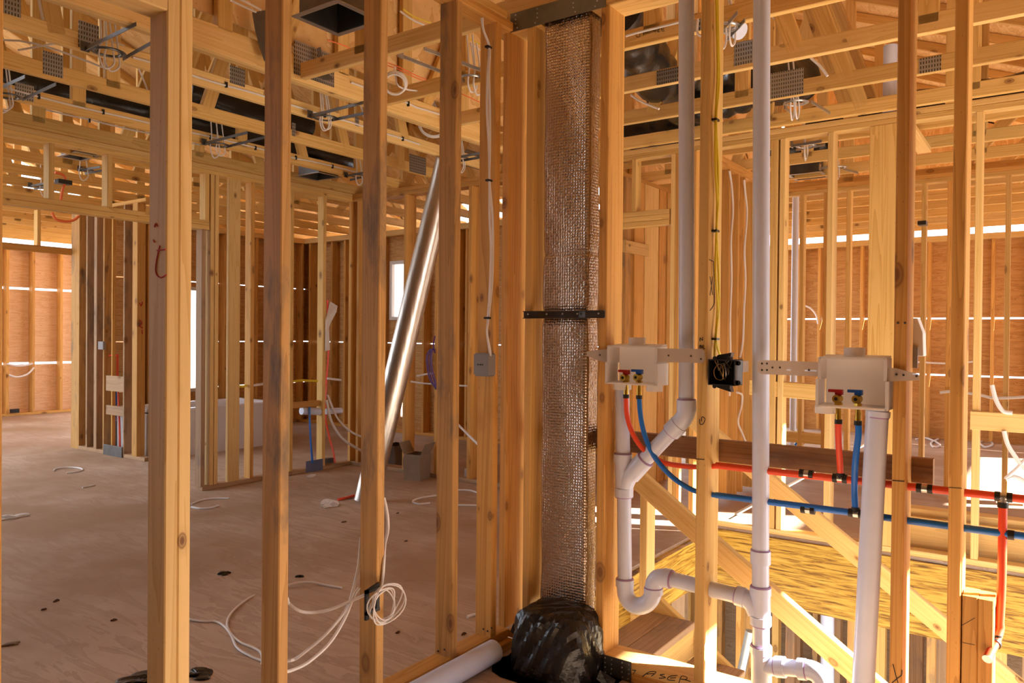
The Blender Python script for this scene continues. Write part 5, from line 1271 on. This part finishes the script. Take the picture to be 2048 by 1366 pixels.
# right ceiling cables
pcable('electric_cable', [(1252, 72, 'x', 3.39), (1280, 64, 'x', 3.39), (1320, 54, 'x', 3.39), (1360, 44, 'x', 3.39)], .006, 'cable_white', 'white cable stapled along a truss left of the first pipe')
pcable('electric_cable', [(1262, 190, 'x', 4.0), (1280, 202, 'x', 4.0), (1318, 218, 'x', 4.0)], .006, 'cable_white', 'white cable between trusses left of the first pipe')
pcable('electric_cable', [(1396, 38, 'x', 3.395), (1394, 60, 'x', 3.395), (1398, 70, 'x', 3.395), (1408, 72, 'x', 3.395)], .006, 'cable_white', 'white cable hook between first pipe and yellow-cable stud')
pcable('electric_cable', [(1542, 30, 'x', 4.3), (1560, 46, 'x', 4.3), (1575, 68, 'x', 4.3), (1584, 84, 'x', 4.3)], .008, 'cable_white', 'white cable right of the second pipe near the top')
pcable('electric_cable', [(1622, 116, 'x', 4.62), (1640, 132, 'x', 4.62), (1655, 152, 'x', 4.62)], .008, 'cable_white', 'white cable above the large toothed plates')
b = MB().tube([PX(1450, 48, 3.9), PX(1480, 62, 3.85)], .045, 16); tag(b.done('pipe_end', 'pvc', None, True), 'white pipe end between the yellow cables and second pipe', 'pipe')
b = MB().tube([(5.345, PX(1780, 180, 5.345).y, 2.775), (5.345, PX(1780, 180, 5.345).y, 3.2)], .042, 16); tag(b.done('vent_pipe', 'pvc', None, True), 'white vent pipe rising in the roof by the right studs', 'pipe')
# cross wall cables
def c14(px, py): return PY(px, py, Y14-.006)
GX = 'white cables stapled on the cross wall'
for pts, lb in (([(1459, 342), (1463, 370), (1466, 420), (1462, 480), (1463, 560), (1460, 640), (1461, 720), (1459, 792)], 'straight white cable on the left stud of the cross wall'),
                ([(1488, 360), (1491, 390), (1494, 430), (1489, 500), (1491, 560), (1488, 620), (1486, 680), (1480, 715)], 'white cable with white staples on the cross wall')):
    cable('electric_cable', [c14(a_, b_) for a_, b_ in pts], .009, 'cable_white', lb, group=GX)
cable('electric_cable', [c14(1474, 785), c14(1484, 790), c14(1483, 812), c14(1476, 842), c14(1484, 866), c14(1492, 884)], .009, 'cable_white', 'white cable bent below the black outlet box', group=GX)
pbox('y', Y14-.05, 1486, 1497, 722, 744, .05, 'galv', 'outlet_box', 'small grey box right of the black outlet box', 'junction box')
# white shield box behind the fourth... right near stud, small clip, far right cables
b = MB(); ya, yb_ = PX(1851, 700, 2.96).y, PX(1826, 700, 2.96).y; zt, zb = PX(1838, 637, 2.96).z, PX(1838, 712, 2.96).z
b.prism([(ya, zb), (yb_, zb), (yb_, zt), (ya+.02, zt), (ya+.003, zt-.05)], 'x', 2.915, 2.985)
wb = tag(b.done('utility_box', 'paper_white', bevel=.003), 'white utility box behind the stud right of the second washer box', 'utility box')
MB().box(2.905, 2.915, yb_-.022, yb_-.004, zb-.04, zb+.03).done('cover_plate', 'grey_box', wb)
b = MB(); b.box(2.79, 2.83, PX(1853, 446, 2.80).y, PX(1836, 446, 2.80).y, PX(1845, 450, 2.8).z, PX(1845, 442, 2.8).z); tag(b.done('pipe_clip', 'steel_dark'), 'small grey clip sticking out of the stud', 'clip')
GR = 'white cables in the far right rooms'
for pts, pl, lb in (([(1984, 770), (1992, 800), (2006, 822), (2025, 826)], 5.272, 'white cable drooping onto the rough sill board'),
                    ([(2008, 862), (2016, 890), (2034, 918), (2052, 940)], 5.272, 'white cable falling below the rough sill board'),
                    ([(2052, 918), (2034, 938), (2012, 958), (2030, 954), (2052, 964)], 5.272, 'white cable crossing below the rough sill board'),
                    ([(1880, 785), (1910, 783), (1960, 790), (1990, 796), (2050, 794)], 7.40, 'white cable strung between far studs'),
                    ([(1830, 724), (1900, 727), (1960, 722)], 11.5, 'white cable low on the far right plywood wall'),
                    ([(1604, 610), (1620, 616), (1632, 630), (1636, 648)], 11.3, 'white cable curving on the far plywood behind the washer box')):
    pcable('electric_cable', [(a_, b_, 'x', pl) for a_, b_ in pts], .012, 'cable_white', lb, 'cable', GR)
for pts, lb in (([(1832, 878), (1850, 876), (1868, 882), (1880, 890), (1868, 894), (1862, 886), (1876, 878)], 'tangled white cable on the far floor right of the second box'),
                ([(1955, 885), (1975, 880), (1985, 888), (1970, 894), (1960, 886)], 'tangled white cable on the far floor near the right edge')):
    pcable('electric_cable', [(a_, b_, 'z', .012) for a_, b_ in pts], .012, 'cable_white', lb, 'cable', GR)
pcable('water_tube', [(1604, 888, 'x', 7.7), (1612, 880, 'x', 7.7), (1620, 874, 'x', 7.7)], .015, 'pex_red', 'red tube end low behind the left of the second box', 'water tube')
pcable('water_tube', [(1590, 890, 'x', 7.7), (1596, 884, 'x', 7.7), (1602, 892, 'x', 7.7)], .012, 'pex_blue', 'blue tube end low behind the left of the second box', 'water tube')
b = MB().tube([(7.9, PX(1589, 600, 7.9).y, 0), (7.9, PX(1589, 600, 7.9).y, 2.9)], .032, 14); tag(b.done('vent_pipe', 'pvc', None, True), 'slim white vent pipe beyond the pair of studs', 'pipe')
# far left wall cables and outlet
pcable('electric_cable', [(14, 728, 'y', YL-.02), (40, 732, 'y', YL-.02), (66, 727, 'y', YL-.02)], .014, 'cable_white', 'white cable across the far left plywood wall', 'cable')
pcable('electric_cable', [(18, 750, 'y', YL-.02), (35, 754, 'y', YL-.02), (55, 748, 'y', YL-.02), (68, 735, 'y', YL-.02)], .014, 'cable_white', 'white cable drooping on the far left plywood wall', 'cable')
pbox('y', YL-.05, 22, 39, 818, 826, .05, 'black_plastic', 'outlet_box', 'black outlet box low on the far left wall', 'junction box')
# basement glimpses
b = MB().tube([PX(1478, 1366, 5.2), PX(1500, 1262, 5.2)], .03, 14); tag(b.done('metal_tube', 'galv', None, True), 'slanting metal tube seen below the stairs', 'tube')
b = MB().tube([PX(1655, 1366, 6.3), PX(1655, 1225, 6.3)], .05, 14); tag(b.done('drain_pipe', 'pvc', None, True), 'white pipe in the basement under the deep beam', 'pipe')
# ------------------------------------------------------------------ window glass on the far side wall
def window(name, axis, c, s0, s1, z0, z1):
    P_ = (lambda s, z, d=0: (s, c+d, z)) if axis == 'x' else (lambda s, z, d=0: (c+d, s, z))
    f = MB(); w = .045
    for a0, a1, b0, b1 in ((s0, s1, z0, z0+w), (s0, s1, z1-w, z1), (s0, s0+w, z0+w, z1-w), (s1-w, s1, z0+w, z1-w)):
        if axis == 'x': f.box(a0, a1, c-.03, c+.03, b0, b1)
        else: f.box(c-.03, c+.03, a0, a1, b0, b1)
    o = f.done(name, 'paper_white'); o['kind'] = 'structure'
    g_ = MB()
    if axis == 'x': g_.box(s0+w, s1-w, c-.002, c+.002, z0+w, z1-w)
    else: g_.box(c-.002, c+.002, s0+w, s1-w, z0+w, z1-w)
    g_.done('window_pane', 'glass', o)
window('window_1', 'y', XS+.15, ws[0], ws[1], 1.54, 2.36)
window('window_2', 'x', YB+.15, wb0-.25, wb1, .55, 1.95)
